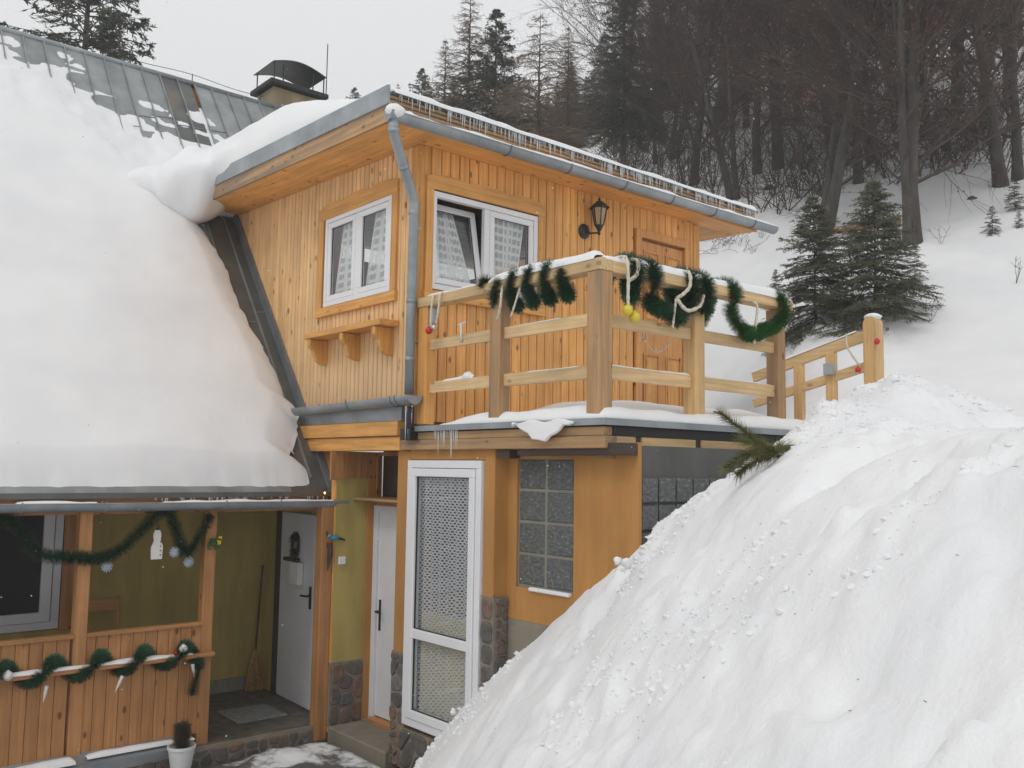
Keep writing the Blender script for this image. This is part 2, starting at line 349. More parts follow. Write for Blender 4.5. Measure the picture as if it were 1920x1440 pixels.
# ---------------------------------------------------------------- terrain
def bankz(y): return np.interp(-y, [-3, -.4, .15, .23, .76, 1.45, 1.95, 2.71, 3.28, 3.87, 6, 40], [-2.4, -.45, -.02, .10, .66, 1.22, 1.58, 2.1, 2.54, 3.02, 4.7, 30])
def H(x, y, fine=True):
    x = np.asarray(x, float); y = np.asarray(y, float)
    p1 = bankz(y)+np.where(x < 0, .9*x, .45*x)
    cap = 2.93+.58*np.exp(-(((x-1.25)/1.1)**2+((y+3.7)/1.0)**2))
    k = .62; d = np.clip(.5+.5*(cap-p1)/k, 0, 1); bk = cap*(1-d)+p1*d-k*d*(1-d)
    s = .92*x+.39*y
    t = s-3.4; sp = np.where(t > 4, t, np.log1p(np.exp(np.clip(t*1.6, -30, 30)))/1.6)
    hill = .53*sp
    far = 22+.10*(hill-22); hill = np.where(hill > 22, far, hill)
    hill = hill*np.where(x > 0, 1, sstep(8.5, 11, y))+np.where(x < 0, sstep(8.5, 11, y)*1.5, 0)
    mask = np.where((y > -1.5) & (x < 4.2), sstep(8.0, 10.5, y), 1.)
    z = bk+hill*mask
    if fine:
        du = -.75*x+.66*y; pv = .66*x+.75*y
        near = np.exp(-((x+1)**2+(y+4)**2)/60)
        on = sstep(.02, .6, p1)
        sx = pv+.12*vn(x*2.3, y*2.3, 88); sy = du*1.75+.15*vn(x*2.1, y*2.1, 89)
        rough_ = sstep(-.25, .35, fbm(x*.8, y*.8, 77, 2)+.22*(-y-2.6)+.1*(-x-1))
        z = z+on*near*(.03*fbm(pv*1.3, du*.5, 3, 2)+.075*fbm(sx*1.1, sy*1.1, 5, 2)-.12*(.25+.75*rough_)*np.maximum(0, fbm(sx*2.1, sy*2.1, 9, 2)-.15)+.10*(.2+.8*rough_)*np.maximum(0, fbm(sx*3.4, sy*3.4, 12, 2)-.22)+(.014+.030*rough_)*fbm(sx*6.5, sy*6.5, 19, 3))
        z = z+(1-near)*(.16*fbm(x*.5, y*.5, 21, 3)+.05*fbm(x*2.2, y*2.2, 33, 3))*sstep(1, 3, z)
        hz_ = np.exp(-(((x-5)/3.2)**2+((y+5)/3.2)**2)); z = z+hz_*(.16*fbm(x*1.3, y*1.3, 61, 3)-.12*np.maximum(0, fbm(x*2.6, y*2.6, 67, 2)-.15))
        # footprints and slump hollows
        for hx, hy, hr, hd in ((.1,-4.6,.16,.09),(.6,-4.9,.13,.07),(-.9,-4.9,.2,.07),(1.7,-4.6,.18,.08),(2.6,-5.2,.3,.13),(3.1,-5.6,.28,.14),(-1.6,-5.6,.15,.06),(3.9,-6.2,.35,.13),(-.4,-5.3,.12,.05)):
            z = z-hd*np.exp(-((x-hx)**2+(y-hy)**2)/hr**2)
    return z
def inside(x, y):
    a = (x > .22) & (x < 2.35) & (y > -2.45) & (y < .3)
    b = (x > .22) & (x < 4.1) & (y > .1) & (y < 8)
    c = (x > -8) & (x < .3) & (y > .3) & (y < 8)
    return a | b | c
def hit(px, py, t0=9.0):
    d = ray(px, py); t = np.arange(t0, 140, .04); P = CAM+d*t[:, None]; h = H(P[:, 0], P[:, 1], False)
    k = np.argmax(P[:, 2] < h)
    if P[k, 2] < h[k]: return P[k]
    u_ = CAM+d*(34+(px*7.3+py*3.1) % 22); return np.array([u_[0], u_[1], float(H(u_[0], u_[1], False))])   # beyond the visible slope
def terrain(name, x0, x1, y0, y1, st, mat, hole=None, label=None):
    xs = np.arange(x0, x1+st/2, st); ys = np.arange(y0, y1+st/2, st); X, Y = np.meshgrid(xs, ys); Z = H(X, Y)
    keep = ~inside(X, Y)
    if hole: keep &= ~((X > hole[0]) & (X < hole[1]) & (Y > hole[2]) & (Y < hole[3]))
    if hole is None: keep &= Z > -.35
    o = grid(B(), X, Y, Z, keep).build(name, mat, smooth=True, fixn=False); return tag(o, label, None, None, 'structure')
terrain('snow_bank', -5.2, 5.6, -8.0, 1.2, .035, M['snow'], label='shovelled snow bank sloping down to the courtyard in the foreground')
terrain('hillside', -60, 120, -70, 130, .5, M['snow'], (-5.0, 5.4, -7.8, 1.0), 'snowy hillside rising behind the chalet under the trees')
xs = np.arange(-9, 2, .05); ys = np.arange(-9, 5.0, .05); X, Y = np.meshgrid(xs, ys)
Z = -.005+.035*fbm(X*2.2, Y*2.2, 40, 5)+.06*sstep(.15, .5, fbm(X*1.3, Y*1.3, 44, 4))
Z = np.where(Y > 1.25, -.25, Z); Z = np.where((X > -.1) & (Y > -.05), -.2, Z)
tag(grid(B(), X, Y, Z).build('courtyard_ground', M['slush'], smooth=True, fixn=False), 'trampled wet snow and paving in front of the porch', None, None, 'structure')

# ---------------------------------------------------------------- extension house
SL = .035
def zs(y): return 5.85+SL*(y+.35)
def zroof(y): return 2.48+1.28*(y-1.55)
ext = empty('chalet_extension', (0, 0, 0), 'pine clad upper room over orange plastered ground floor with balcony side door', 'house')
L = FR('L'); Rw = FR('R')
# boards of the left wall
def board(fr, u0, u1, zb, zt, mat, n0=0., th=.022):
    """one tongue-and-groove board with chamfered edges; zb/zt are (z at u0, z at u1)"""
    b = B(); c = .007; g = .0062 if fr.k == 'L' else .0042
    a0, a1 = u0+g, u1-g
    def s_(n, ua, ub, cb): 
        return [fr.p(ua, n, zb[0]), fr.p(ub, n, zb[1]), fr.p(ub, n, zt[1]), fr.p(ua, n, zt[0])]
    v = s_(n0, a0, a1, 0)+s_(n0+th-c, a0, a1, 0)+s_(n0+th, a0+c, a1-c, 0)
    f = [(0,3,2,1),(8,9,10,11)]
    for i in range(4):
        j = (i+1) % 4; f += [(i, j, 4+j, 4+i), (4+i, 4+j, 8+j, 8+i)]
    b.add(v, f); return b.build('board', mat, ext)
WL = (.38, 1.86, 4.44, 5.52)     # opening behind surround y0,y1,z0,z1
u = .12; k = 0
while u < 4.42:
    w = .088*random.uniform(.9, 1.1); u1 = min(u+w, 4.44)
    zb = [max(3.36, zroof(q)-.02) for q in (u, u1)]; zt = [zs(q) for q in (u, u1)]
    if zt[0]-zb[0] > .03:
        if u > .335 and u1 < 1.91:
            board(L, u, u1, (3.36, 3.36), (WL[2], WL[2]), M['wzL']); board(L, u, u1, (WL[3], WL[3]), zt, M['wzL'])
        else: board(L, u, u1, zb, zt, M['wzL'])
    u = u1
WR = (.08, 1.55, 4.43, 5.50); DR = (3.06, 4.03, 3.30, 5.60)
u = .11
while u < 4.14:
    w = .118*random.uniform(.93, 1.07); u1 = min(u+w, 4.15)
    segs = [(3.18, 5.858)]
    if u < 1.50: segs = [(3.18, WR[2]), (WR[3], 5.858)]
    if u1 > DR[0]+.02 and u < DR[1]-.02: segs = [(DR[3], 5.858)]
    for a, c in segs: board(Rw, u, u1, (a, a), (c, c), M['wz'])
    u = u1
def P1(name, mat, fn, parent=ext, **k):
    b = B(); fn(b); return b.build(name, mat, parent, **k)
P1('corner_board', M['trim'], lambda b: (b.box(-.024, .105, -.024, .004, 3.15, 5.86), b.box(-.025, .004, .004, .115, 3.3, 5.86)), bevel=.003)
P1('corner_board', M['trim'], lambda b: b.box(4.15, 4.27, -.026, .05, 3.2, 5.84), bevel=.003)
# backing walls round the openings, interior of the room
def backing(b, fr, u0, u1, z0, z1, hole, n0=-.14, n1=-.003):
    a0, a1, c0, c1 = hole
    fr.box(b, u0, a0, n0, n1, z0, z1); fr.box(b, a1, u1, n0, n1, z0, z1)
    fr.box(b, a0, a1, n0, n1, z0, c0); fr.box(b, a0, a1, n0, n1, c1, z1)
P1('inner_wall', M['groove'], lambda b: (backing(b, L, .14, 4.7, 3.15, 5.84, (.5, 1.74, 4.5, 5.46)), backing(b, Rw, .003, 4.24, 3.15, 5.82, (.14, 1.48, 4.49, 5.41))))
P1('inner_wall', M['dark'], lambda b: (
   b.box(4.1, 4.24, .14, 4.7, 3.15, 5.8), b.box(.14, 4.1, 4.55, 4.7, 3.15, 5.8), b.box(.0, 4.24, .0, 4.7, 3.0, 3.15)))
# window builder ------------------------------------------------------------
def curtain(fr, parent, u0, u1, z0, z1, n, top, mat, name='curtain', folds=5, amp=.014, bot=(0, 1)):
    """top=(ta,tb): where the gathered top edge sits between 0..1"""
    nx, nz = 40, 16; b = B(); V = []; UV = []
    for j in range(nz+1):
        t = j/nz; w = t**1.05
        a = (bot[0]*(1-w)+top[0]*w); c = (bot[1]*(1-w)+top[1]*w)
        for i in range(nx+1):
            s = i/nx; uu = u0+(u1-u0)*(a+(c-a)*s); V.append(fr.p(uu, n+amp*math.sin(s*folds*6.283+t), z0+(z1-z0)*t)); UV.append((s, t))
    f = [(j*(nx+1)+i, j*(nx+1)+i+1, (j+1)*(nx+1)+i+1, (j+1)*(nx+1)+i) for j in range(nz) for i in range(nx)]
    b.add(V, f); b.uv = UV; return b.build(name, mat, parent, smooth=True, fixn=False)
def rect_frame(b, fr, u0, u1, z0, z1, w, n0, n1):
    fr.box(b, u0, u1, n0, n1, z1-w, z1); fr.box(b, u0, u1, n0, n1, z0, z0+w)
    fr.box(b, u0, u0+w, n0, n1, z0+w, z1-w); fr.box(b, u1-w, u1, n0, n1, z0+w, z1-w)
def surround(fr, u0, u1, z0, z1, fw_, mats):
    hu, hz = u0, z1
    n_ = 36; top = []
    for i in range(n_+1):
        s = i/n_; top.append((u0+(u1-u0)*s, z1+.035+.03*abs(math.sin(s*math.pi*3))+.02*math.sin(s*math.pi)))
    b = B(); fr.prism(b, [(u1, z1-fw_), (u0, z1-fw_)]+top, .023, .05); b.build('window_surround', mats[1], ext)
    b = B(); fr.box(b, u0, u0+fw_, .023, .049, z0+fw_, z1-fw_-.001); b.build('window_surround', mats[0], ext)
    b = B(); fr.box(b, u1-fw_, u1, .023, .049, z0+fw_, z1-fw_-.001); b.build('window_surround', mats[0], ext)
    b = B(); fr.box(b, u0-.012, u1+.012, .023, .064, z0, z0+fw_-.001); b.build('window_surround', mats[1], ext, bevel=.004)
surround(L, .33, 1.91, 4.37, 5.56, .10, (M['trim'], M['trimy']))
surround(Rw, .045, 1.585, 4.36, 5.53, .085, (M['trim'], M['trimx']))
def window(fr, u0, u1, z0, z1, tilt=None, tops=((.05,.62,.1,1),(.2,.62,.1,.98))):
    b = B(); rect_frame(b, fr, u0, u1, z0, z1, .055, -.02, .040); um = (u0+u1)/2; fr.box(b, um-.035, um+.035, -.02, .030, z0+.055, z1-.055)
    w = b.build('window', M['white'], ext, bevel=.004)
    for i, (a, c) in enumerate(((u0+.057, um-.037), (um+.037, u1-.057))):
        b = B(); zz0, zz1 = z0+.058, z1-.058
        rect_frame(b, fr, a, c, zz0, zz1, .062, -.012, .034); s_ = b.build('sash', M['white'], w, bevel=.006)
        b = B(); rect_frame(b, fr, a+.058, c-.058, zz0+.058, zz1-.058, .008, .006, .016); gk = b.build('gasket', M['black'], w)
        b = B(); fr.box(b, a+.060, c-.060, .008, .012, zz0+.060, zz1-.060); g = b.build('pane', M['glass'], w)
        if tilt == i:
            piv = Vector(fr.p(a, -.01, zz0)); rot = Matrix.Rotation(R(-11), 4, 'X') if fr.k == 'R' else Matrix.Rotation(R(11), 4, 'Y')
            for o in (s_, g, gk): o.matrix_local = Matrix.Translation(piv) @ rot @ Matrix.Translation(-piv)
        cu_ = curtain(fr, w, a+.03, c-.03, zz0+.03, zz1-.03, -.045, tops[i][:2], M['net'], bot=tops[i][2:])
        if tilt == i: cu_.matrix_local = Matrix.Translation(piv) @ rot @ Matrix.Translation(-piv)
        # red flower on the sill
        b = B(); cu = a+(c-a)*(.62 if i == 0 else .3)
        for q in range(9):
            an = q*2.4; b.sphere(fr.p(cu+.035*math.cos(an), -.075+.02*math.sin(an*2), zz0+.05+.035*math.sin(an)), .022, 6)
        if not (tilt is not None and i == 1): b.build('red_flower', M['red'], w)
    return w
window(L, .44, 1.78, 4.48, 5.47)
window(Rw, .12, 1.50, 4.46, 5.43, tilt=0, tops=((.22,.60,.02,.9),(.0,.9,.15,.72)))
# flower shelf on three brackets under the left window
P1('flower_shelf', M['trimy'], lambda b: b.box(-.25, -.024, .27, 1.79, 4.105, 4.165), bevel=.004)
for yy in (.40, 1.02, 1.70):
    prof = [(0, 4.10), (.215, 4.10), (.215, 4.03), (.18, 3.99), (.165, 3.985), (.15, 3.93), (.12, 3.87), (.07, 3.835), (.0, 3.83)]
    b = B(); b.prism([(-.024-n_, yy-.03, z) for n_, z in prof], (0, .06, 0)); b.build('shelf_bracket', M['trim'], ext, bevel=.003)
# panelled side door
d = P1('door', M['door'], lambda b: Rw.box(b, 3.17, 3.95, -.02, .008, 3.33, 5.47))
for (a, c, z0, z1) in ((3.22, 3.50, 3.45, 4.12), (3.62, 3.90, 3.45, 4.12), (3.22, 3.50, 4.50, 5.36), (3.62, 3.90, 4.50, 5.36)):
    b = B(); rect_frame(b, Rw, a, c, z0, z1, .02, .008, .022); b.build('panel_moulding', M['door'], d)
    b = B(); Rw.box(b, a+.045, c-.045, .008, .017, z0+.045, z1-.045); b.build('panel', M['trim'], d, bevel=.006)
b = B(); rect_frame(b, Rw, 3.06, 4.05, 3.2, 5.60, .095, .0, .05); b.build('door_frame', M['door'], ext, bevel=.004)
b = B(); Rw.box(b, 3.21, 3.25, .008, .016, 4.28, 4.52); b.tube([Rw.p(3.23, .01, 4.43), Rw.p(3.23, .06, 4.43), Rw.p(3.35, .065, 4.43)], .009, 8); b.build('door_handle', M['silver'], d, smooth=True)
# roof: soffits, fascia, roof slab, counter battens
def roofz(y): return 6.13+SL*(y+.35)
def slab(b, x0, x1, y0, y1, z0f, z1f):
    v = [(x, y, (z0f if k == 0 else z1f)(y)) for x in (x0, x1) for y in (y0, y1) for k in (0, 1)]
    b.add(v, [(0,1,3,2),(4,6,7,5),(0,4,5,1),(2,3,7,6),(0,2,6,4),(1,5,7,3)])
for i in range(6):   # soffit boards over the left wall
    a = -.57+i*.095; P1('soffit_board', M['wy'], lambda b: slab(b, a+.001, a+.094, -.33, 4.6, lambda y: zs(y)+.002, lambda y: zs(y)+.022))
yy = -.33
while yy < -.02:     # soffit boards along the door side
    P1('soffit_board', M['wx'], lambda b: slab(b, .002, 5.02, yy+.001, yy+.099, lambda y: zs(y)-.001, lambda y: zs(y)+.019)); yy += .1
for i in range(8):
    a = 4.27+i*.094; P1('soffit_board', M['wy'], lambda b: slab(b, a+.001, a+.093, -.03, 4.6, lambda y: zs(y)-.001, lambda y: zs(y)+.02))
P1('roof_core', M['beamx'], lambda b: slab(b, -.56, 5.02, -.30, 4.75, lambda y: zs(y)+.024, lambda y: roofz(y)-.02))
P1('fascia_board', M['wx'], lambda b: b.box(-.58, 5.04, -.352, -.332, 5.845, 5.93), bevel=.003)
P1('verge_board', M['beam'], lambda b: slab(b, -.60, -.572, -.36, 4.55, lambda y: zs(y)-.005, lambda y: zs(y)+.17))
P1('verge_flashing', M['zinc'], lambda b: slab(b, -.625, -.601, -.36, 4.6, lambda y: zs(y)+.15, lambda y: roofz(y)+.045))
P1('roof_sheet', M['roofm'], lambda b: slab(b, -.6, 5.08, -.30, 4.9, lambda y: roofz(y)-.01, lambda y: roofz(y)+.01))
for z in (5.945, 5.99, 6.035, 6.078): P1('eave_batten', M['beamx'], lambda b: b.box(-.58, 5.05, -.318, -.297, z, z+.026))
# half round gutters
def gutter(b, p, q, r_, th=.004, k=12):
    p = np.array(p, float); q = np.array(q, float); d = (q-p)/np.linalg.norm(q-p); a = np.cross(d, (0,0,1)); a /= np.linalg.norm(a); vs = []
    for e in (p, q):
        for rr in (r_, r_-th):
            for i in range(k+1):
                t = math.pi*i/k; vs.append(e+a*math.cos(t)*rr-np.array((0,0,1))*math.sin(t)*rr)
    n = k+1; f = []
    for i in range(k): f += [(i, i+1, 2*n+i+1, 2*n+i), (n+i, 3*n+i, 3*n+i+1, n+i+1)]
    f += [(0, 2*n, 3*n, n), (k, n+k, 3*n+k, 2*n+k)]
    for o_ in (0, 2*n): f += [(o_+i, o_+n+i, o_+n+i+1, o_+i+1) for i in range(k)]
    b.add(vs, f)
    b.tube([p+a*r_, q+a*r_], .007, 6)
    return b
gz = 6.0
g = P1('gutter', M['zinc'], lambda b: gutter(b, (-.66, -.43, 5.885), (5.30, -.43, 5.925), .072), smooth=False)
def halfcap(b, c, ax, r_, th=.006):
    pts = []
    for i in range(13):
        t = math.pi*i/12; o = np.array([0., 0, -math.sin(t)*r_]); o[1-ax] = math.cos(t)*r_; pts.append(np.array(c)+o)
    e = np.zeros(3); e[ax] = th; b.prism(pts, e)
P1('gutter_end', M['zinc'], lambda b: halfcap(b, (-.664, -.43, 5.885), 0, .073)); P1('gutter_end', M['zinc'], lambda b: halfcap(b, (5.299, -.43, 5.925), 0, .073))
for xx in (.72, 1.55, 2.4, 3.2, 4.0, 4.8):
    z = 5.885+(xx+.66)/5.96*.04
    P1('gutter_bracket', M['flash'], lambda b: b.tube([(xx, -.43+.077*math.cos(t), z-.077*math.sin(t)) for t in np.linspace(-.25, math.pi+.1, 12)], .008, 5))
# downpipe with two bends, then the lower gutter
DP = [(-.60, -.43, 5.93), (-.60, -.43, 5.78), (-.60, -.43, 5.70), (-.15, -.11, 5.32), (-.12, -.07, 5.24), (-.12, -.07, 3.38)]
P1('downpipe', M['zinc'], lambda b: b.tube([(-.60, -.43, 5.84), (-.60, -.43, 5.75), (-.59, -.42, 5.71), (-.15, -.10, 5.29), (-.12, -.075, 5.22), (-.12, -.07, 4.3), (-.12, -.07, 3.42)], .046, 14), smooth=True)
for c, dd in (((-.60, -.43, 5.73), (0,0,1)), ((-.37, -.26, 5.50), (.45,.33,-.42)), ((-.12, -.07, 5.15), (0,0,1)), ((-.12, -.07, 4.30), (0,0,1)), ((-.12, -.07, 3.75), (0,0,1))):
    dd = np.array(dd, float); dd /= np.linalg.norm(dd); c = np.array(c)
    P1('pipe_collar', M['zinc'], lambda b: b.tube([c-dd*.02, c+dd*.02], .050, 14), smooth=True)
for z in (5.0, 3.9): P1('pipe_clip', M['zinc'], lambda b: b.box(-.125, -.02, -.075, -.06, z, z+.02))
P1('lower_gutter', M['zinc'], lambda b: gutter(b, (-.145, -.20, 3.40), (-.145, 2.08, 3.37), .080))
P1('gutter_end', M['zinc'], lambda b: halfcap(b, (-.145, -.205, 3.40), 1, .082))
for yy in (.02, .10, .9, 1.75):
    P1('gutter_bracket', M['flash'], lambda b: b.tube([(-.145+.084*math.cos(t), yy, 3.395-.084*math.sin(t)) for t in np.linspace(-.2, math.pi+.2, 12)], .007, 5))
P1('drip_flashing', M['zinc'], lambda b: b.box(-.06, -.026, .14, 2.06, 3.185, 3.35))
# floor beams on the left face
P1('floor_beam', M['trimy'], lambda b: b.box(-.10, .02, .15, 2.10, 3.04, 3.18), bevel=.006)
P1('floor_beam', M['trimy'], lambda b: b.box(-.07, .10, .15, 1.98, 2.90, 3.035), bevel=.006)
# ground floor, orange plaster -----------------------------------------------
P1('wall', M['orange'], lambda b: (b.box(.003, .145, .27, .29, 0, .01), b.box(0, .16, .065, .27, 0, 2.9), b.box(0, .16, -1.06, .065, 2.815, 2.95), b.box(0, .16, -1.20, -1.06, .0, 2.95),
   b.box(0, .16, -1.06, .065, 0, .35), b.box(.15, .19, -2.665, -1.99, 1.5, 2.95), b.box(.15, .30, -1.31, -1.19, 1.5, 2.95), b.box(.15, .30, -1.99, -1.31, 2.83, 2.95), b.box(.15, .30, -1.99, -1.31, 1.5, 1.77),
   b.box(0, .5, .26, .30, 2.9, 2.91)), bevel=.006)
P1('plinth', M['plinth'], lambda b: b.box(.155, .32, -2.63, -1.205, 0, 1.5))
P1('side_wall', M['concrete'], lambda b: (b.box(.192, 4.2, -2.62, -2.5, 0, 2.93), b.box(.28, 4.2, -2.615, -2.0, 0, 2.9)))
# glass blocks, left panel 2 x 4
for i in range(2):
    for j in range(4):
        y0 = -1.985+i*.337; z0 = 1.785+j*.262
        P1('glass_block', M['gb'], lambda b: b.box(.168, .25, y0+.008, y0+.325, z0+.008, z0+.252), bevel=.012)
P1('block_mortar', M['plinth'], lambda b: b.box(.178, .24, -1.99, -1.31, 1.77, 2.83))
P1('snowy_sill', M['snow'], lambda b: b.box(.12, .17, -1.97, -1.5, 1.755, 1.785), bevel=.008)
for i in range(5):
    for j in range(5):
        x0 = .20+i*.205; z0 = 1.70+j*.20
        P1('glass_block', M['gb'], lambda b: b.box(x0+.008, x0+.197, -2.635-.012, -2.55, z0+.008, z0+.192), bevel=.01)
# glazed tall door
td = P1('glazed_door', M['white'], lambda b: (rect_frame(b, L, -1.05, .06, .40, 2.81, .07, -.04, .03)), bevel=.005)
b = B(); rect_frame(b, L, -.975, -.015, .475, 2.735, .075, -.03, .045); L.box(b, -.9, -.09, -.03, .044, 1.19, 1.275); b.build('sash', M['white'], td, bevel=.006)
for z0, z1 in ((.55, 1.19), (1.275, 2.66)):
    b = B(); L.box(b, -.9, -.09, .0, .006, z0, z1); b.build('pane', M['glass'], td)
    b = B(); rect_frame(b, L, -.902, -.088, z0-.002, z1+.002, .01, .006, .02); b.build('gasket', M['black'], td)
curtain(L, td, -.93, -.06, .5, 2.72, -.05, (0, 1), M['lace'], folds=7, amp=.03)
P1('yellow_cloth', M['yellow'], lambda b: b.box(.086, .10, -.93, -.06, .4, 1.42), td)
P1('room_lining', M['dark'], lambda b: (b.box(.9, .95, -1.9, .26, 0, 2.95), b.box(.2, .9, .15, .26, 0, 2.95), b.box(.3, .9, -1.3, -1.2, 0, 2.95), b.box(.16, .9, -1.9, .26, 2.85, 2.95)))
P1('beam_end', M['darkbeam'], lambda b: b.box(-.012, .1, -1.40+.0, -1.25, 2.83, 2.90)) 
P1('lintel_beam', M['darkbeam'], lambda b: b.box(-.02, .15, -2.66, -1.50, 2.855, 2.945), bevel=.004)
# niche with white door
P1('niche_wall', M['green'], lambda b: (b.box(-.02, .50, 1.38, 1.48, .70, 2.62),))
P1('niche_wall', M['orange'], lambda b: (b.box(.44, .54, .26, 1.0, 0, .02), b.box(.35, .437, 1.36, 1.385, .1, 2.62), b.box(.44, .56, .2, 1.5, 2.33, 2.42)))
for i in range(7):
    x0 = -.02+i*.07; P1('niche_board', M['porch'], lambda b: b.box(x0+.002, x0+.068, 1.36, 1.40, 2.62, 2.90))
nd = P1('niche_door', M['whited'], lambda b: b.box(.46, .50, .52, 1.30, .14, 2.29), bevel=.004)
P1('door_frame', M['whited'], lambda b: (b.box(.43, .47, 1.285, 1.365, .10, 2.33), b.box(.43, .47, .4, 1.285, 2.27, 2.33)), bevel=.003)
b = B(); b.box(.450, .46, 1.215, 1.245, 1.02, 1.34); b.tube([(.455, 1.23, 1.22), (.40, 1.23, 1.22), (.395, 1.12, 1.215)], .011, 8); b.build('door_handle', M['black'], nd, smooth=False)
P1('niche_window', M['glass'], lambda b: b.box(.455, .465, .5, 1.33, 2.44, 2.86)); P1('window_frame', M['porch'], lambda b: (b.box(.44, .5, 1.33, 1.38, 2.42, 2.88), b.box(.44, .5, .3, 1.38, 2.86, 2.9), b.box(.44, .5, .88, .93, 2.42, 2.88)))
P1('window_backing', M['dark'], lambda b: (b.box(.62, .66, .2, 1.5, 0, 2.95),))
P1('window_sill', M['beam'], lambda b: b.box(.18, .46, .5, 1.55, 2.385, 2.415), bevel=.004)
P1('switch_box', M['white'], lambda b: b.box(.02, .10, 1.355, 1.38, 1.72, 1.80), bevel=.005)
st = P1('door_step', M['mortar'], lambda b: (b.box(-.05, .60, .30, 1.37, -.1, .09),), bevel=.015)
P1('threshold', M['porchx'], lambda b: b.box(.36, .47, .4, 1.3, .085, .13))
# stonework ------------------------------------------------------------------
def voronoi(w, h, n, seed, aniso=1.):
    r_ = np.random.default_rng(seed); pts = r_.random((n, 2))*[w, h]
    for _ in range(2):     # relax
        g = r_.random((1500, 2))*[w, h]; own = np.argmin(((g[:, None]-pts[None])**2).sum(2), 1)
        pts = np.array([g[own == i].mean(0) if (own == i).any() else pts[i] for i in range(n)])
    cells = []
    for i in range(n):
        poly = [(0, 0), (w, 0), (w, h), (0, h)]
        for j in range(n):
            if i == j: continue
            mx = (pts[i]+pts[j])/2; nn = pts[j]-pts[i]; out = []
            for a in range(len(poly)):
                p, q = np.array(poly[a]), np.array(poly[(a+1) % len(poly)]); dp, dq = (p-mx)@nn, (q-mx)@nn
                if dp <= 0: out.append(tuple(p))
                if dp*dq < 0: out.append(tuple(p+(q-p)*dp/(dp-dq)))
            poly = out
            if len(poly) < 3: break
        if len(poly) >= 3: cells.append((pts[i], poly))
    return cells
def stones(fr, u0, u1, z0, z1, n, seed, parent=ext, n0=.0, th=.03, g=.014):
    b = B(); fr.box(b, u0, u1, n0-.04, n0+.008, z0, z1); b.build('stone_mortar', M['mortar'], parent)
    for c, poly in voronoi(u1-u0, z1-z0, n, seed):
        c = np.mean(poly, 0); pl = []
        for k_, p in enumerate(poly):      # shrink for the joint and round the corners
            p = np.array(p); q = np.array(poly[(k_+1) % len(poly)]); l = np.linalg.norm(q-p)
            if l < .006: continue
            for t in ((.2, .8) if l > .03 else (.5,)):
                w_ = p+(q-p)*t; dd = c-w_; pl.append(w_+dd/np.linalg.norm(dd)*g)
        if len(pl) < 4: continue
        t2 = th*random.uniform(.6, 1.2); nn = len(pl); b = B(); v = []
        for s_, h in ((1, n0), (1, n0+t2*.6), (.82, n0+t2)): v += [fr.p(u0+c[0]+(p[0]-c[0])*s_, h, z0+c[1]+(p[1]-c[1])*s_) for p in pl]
        f = [tuple(range(nn)), tuple(range(2*nn, 3*nn))]+[(r_*nn+i, r_*nn+(i+1) % nn, (r_+1)*nn+(i+1) % nn, (r_+1)*nn+i) for r_ in range(2) for i in range(nn)]
        b.add(v, f); b.build('stone', M['stone'], parent, smooth=False)
stones(FR('R', 1.38), -.04, .36, .08, .72, 9, 3, n0=.0)
stones(FR('L', 0), .075, .28, .0, 1.02, 18, 5)
stones(FR('L', 0), -1.22, -1.06, .2, 1.68, 14, 8)
stones(FR('R', -1.205), .0, .15, .2, 1.68, 12, 9, n0=.004)
stones(FR('L', 0), -.95, .09, .0, .36, 12, 12, n0=.01)
stones(FR('L', .155), -2.6, -1.22, .6, 1.45, 22, 14, n0=.0, th=.006, g=.03)

# ---------------------------------------------------------------- main house
main = empty('chalet', (-2, 4, 0), 'main chalet with steep sheet metal roof, chimney and timber porch', 'house')
def PM(name, mat, fn, parent=main, **k):
    b = B(); fn(b); return b.build(name, mat, parent, **k)
YR, ZR = 6.24, zroof(6.24); s128 = math.hypot(1, 1.28); nrm = np.array([0, -1.28, 1.])/s128
def rp(x, y, off=0.): return np.array([x, y, zroof(y)])+nrm*off
PM('roof_deck', M['porch'], lambda b: b.add([rp(-7, 1.56, -.03), rp(-7, YR, -.03), rp(-.005, 1.56, -.03), rp(-.005, YR, -.03), rp(-7, 1.56, -.09), rp(-7, YR, -.09), rp(-.005, 1.56, -.09), rp(-.005, YR, -.09)],
   [(0,2,3,1),(4,5,7,6),(0,4,6,2),(1,3,7,5),(2,6,7,3),(0,1,5,4)]))
PM('roof_deck', M['porch'], lambda b: b.add([rp(-.005, 4.4, -.05), rp(-.005, YR, -.05), rp(1.9, 4.4, -.05), rp(1.9, YR, -.05)], [(0,2,3,1)]))
x = -7.0
while x < 1.7:                       # standing seam sheets, ridge to eave
    x1 = x+.262; y0 = 1.52 if x1 < .05 else (1.52 if x < -.02 else 4.45); xe = min(x1, .02) if y0 < 4 else x1
    v = [rp(x, y0), rp(x, YR), rp(xe, y0), rp(xe, YR)]; v += [p-nrm*.012 for p in v]
    b = B(); b.add(v, [(0,2,3,1),(4,5,7,6),(0,4,6,2),(1,3,7,5),(2,6,7,3),(0,1,5,4)]); sh = b.build('roof_sheet', M['roofm'] if x1 < -.3 or y0 > 4 else M['roofd'], main)
    b = B(); b.obox(rp(x, y0+(.13 if y0 < 2 else 0), .014), rp(x, YR, .014), .014, .028, nrm); b.build('seam', M['roofm'], sh)
    for yc in (5.35+.2*vn(x*3, 2.), 3.1+.3*vn(x*2, 5.)):
        if yc > y0: b = B(); b.obox(rp(x, yc, .003), rp(xe, yc+.03, .003), .02, .007, nrm); b.build('cross_seam', M['flash'], sh)
    x = x1
PM('ridge_cap', M['zinc'], lambda b: b.tube([(-7.2, YR+.01, ZR+.015), (1.95, YR+.01, ZR+.015)], .04, 10), smooth=True)
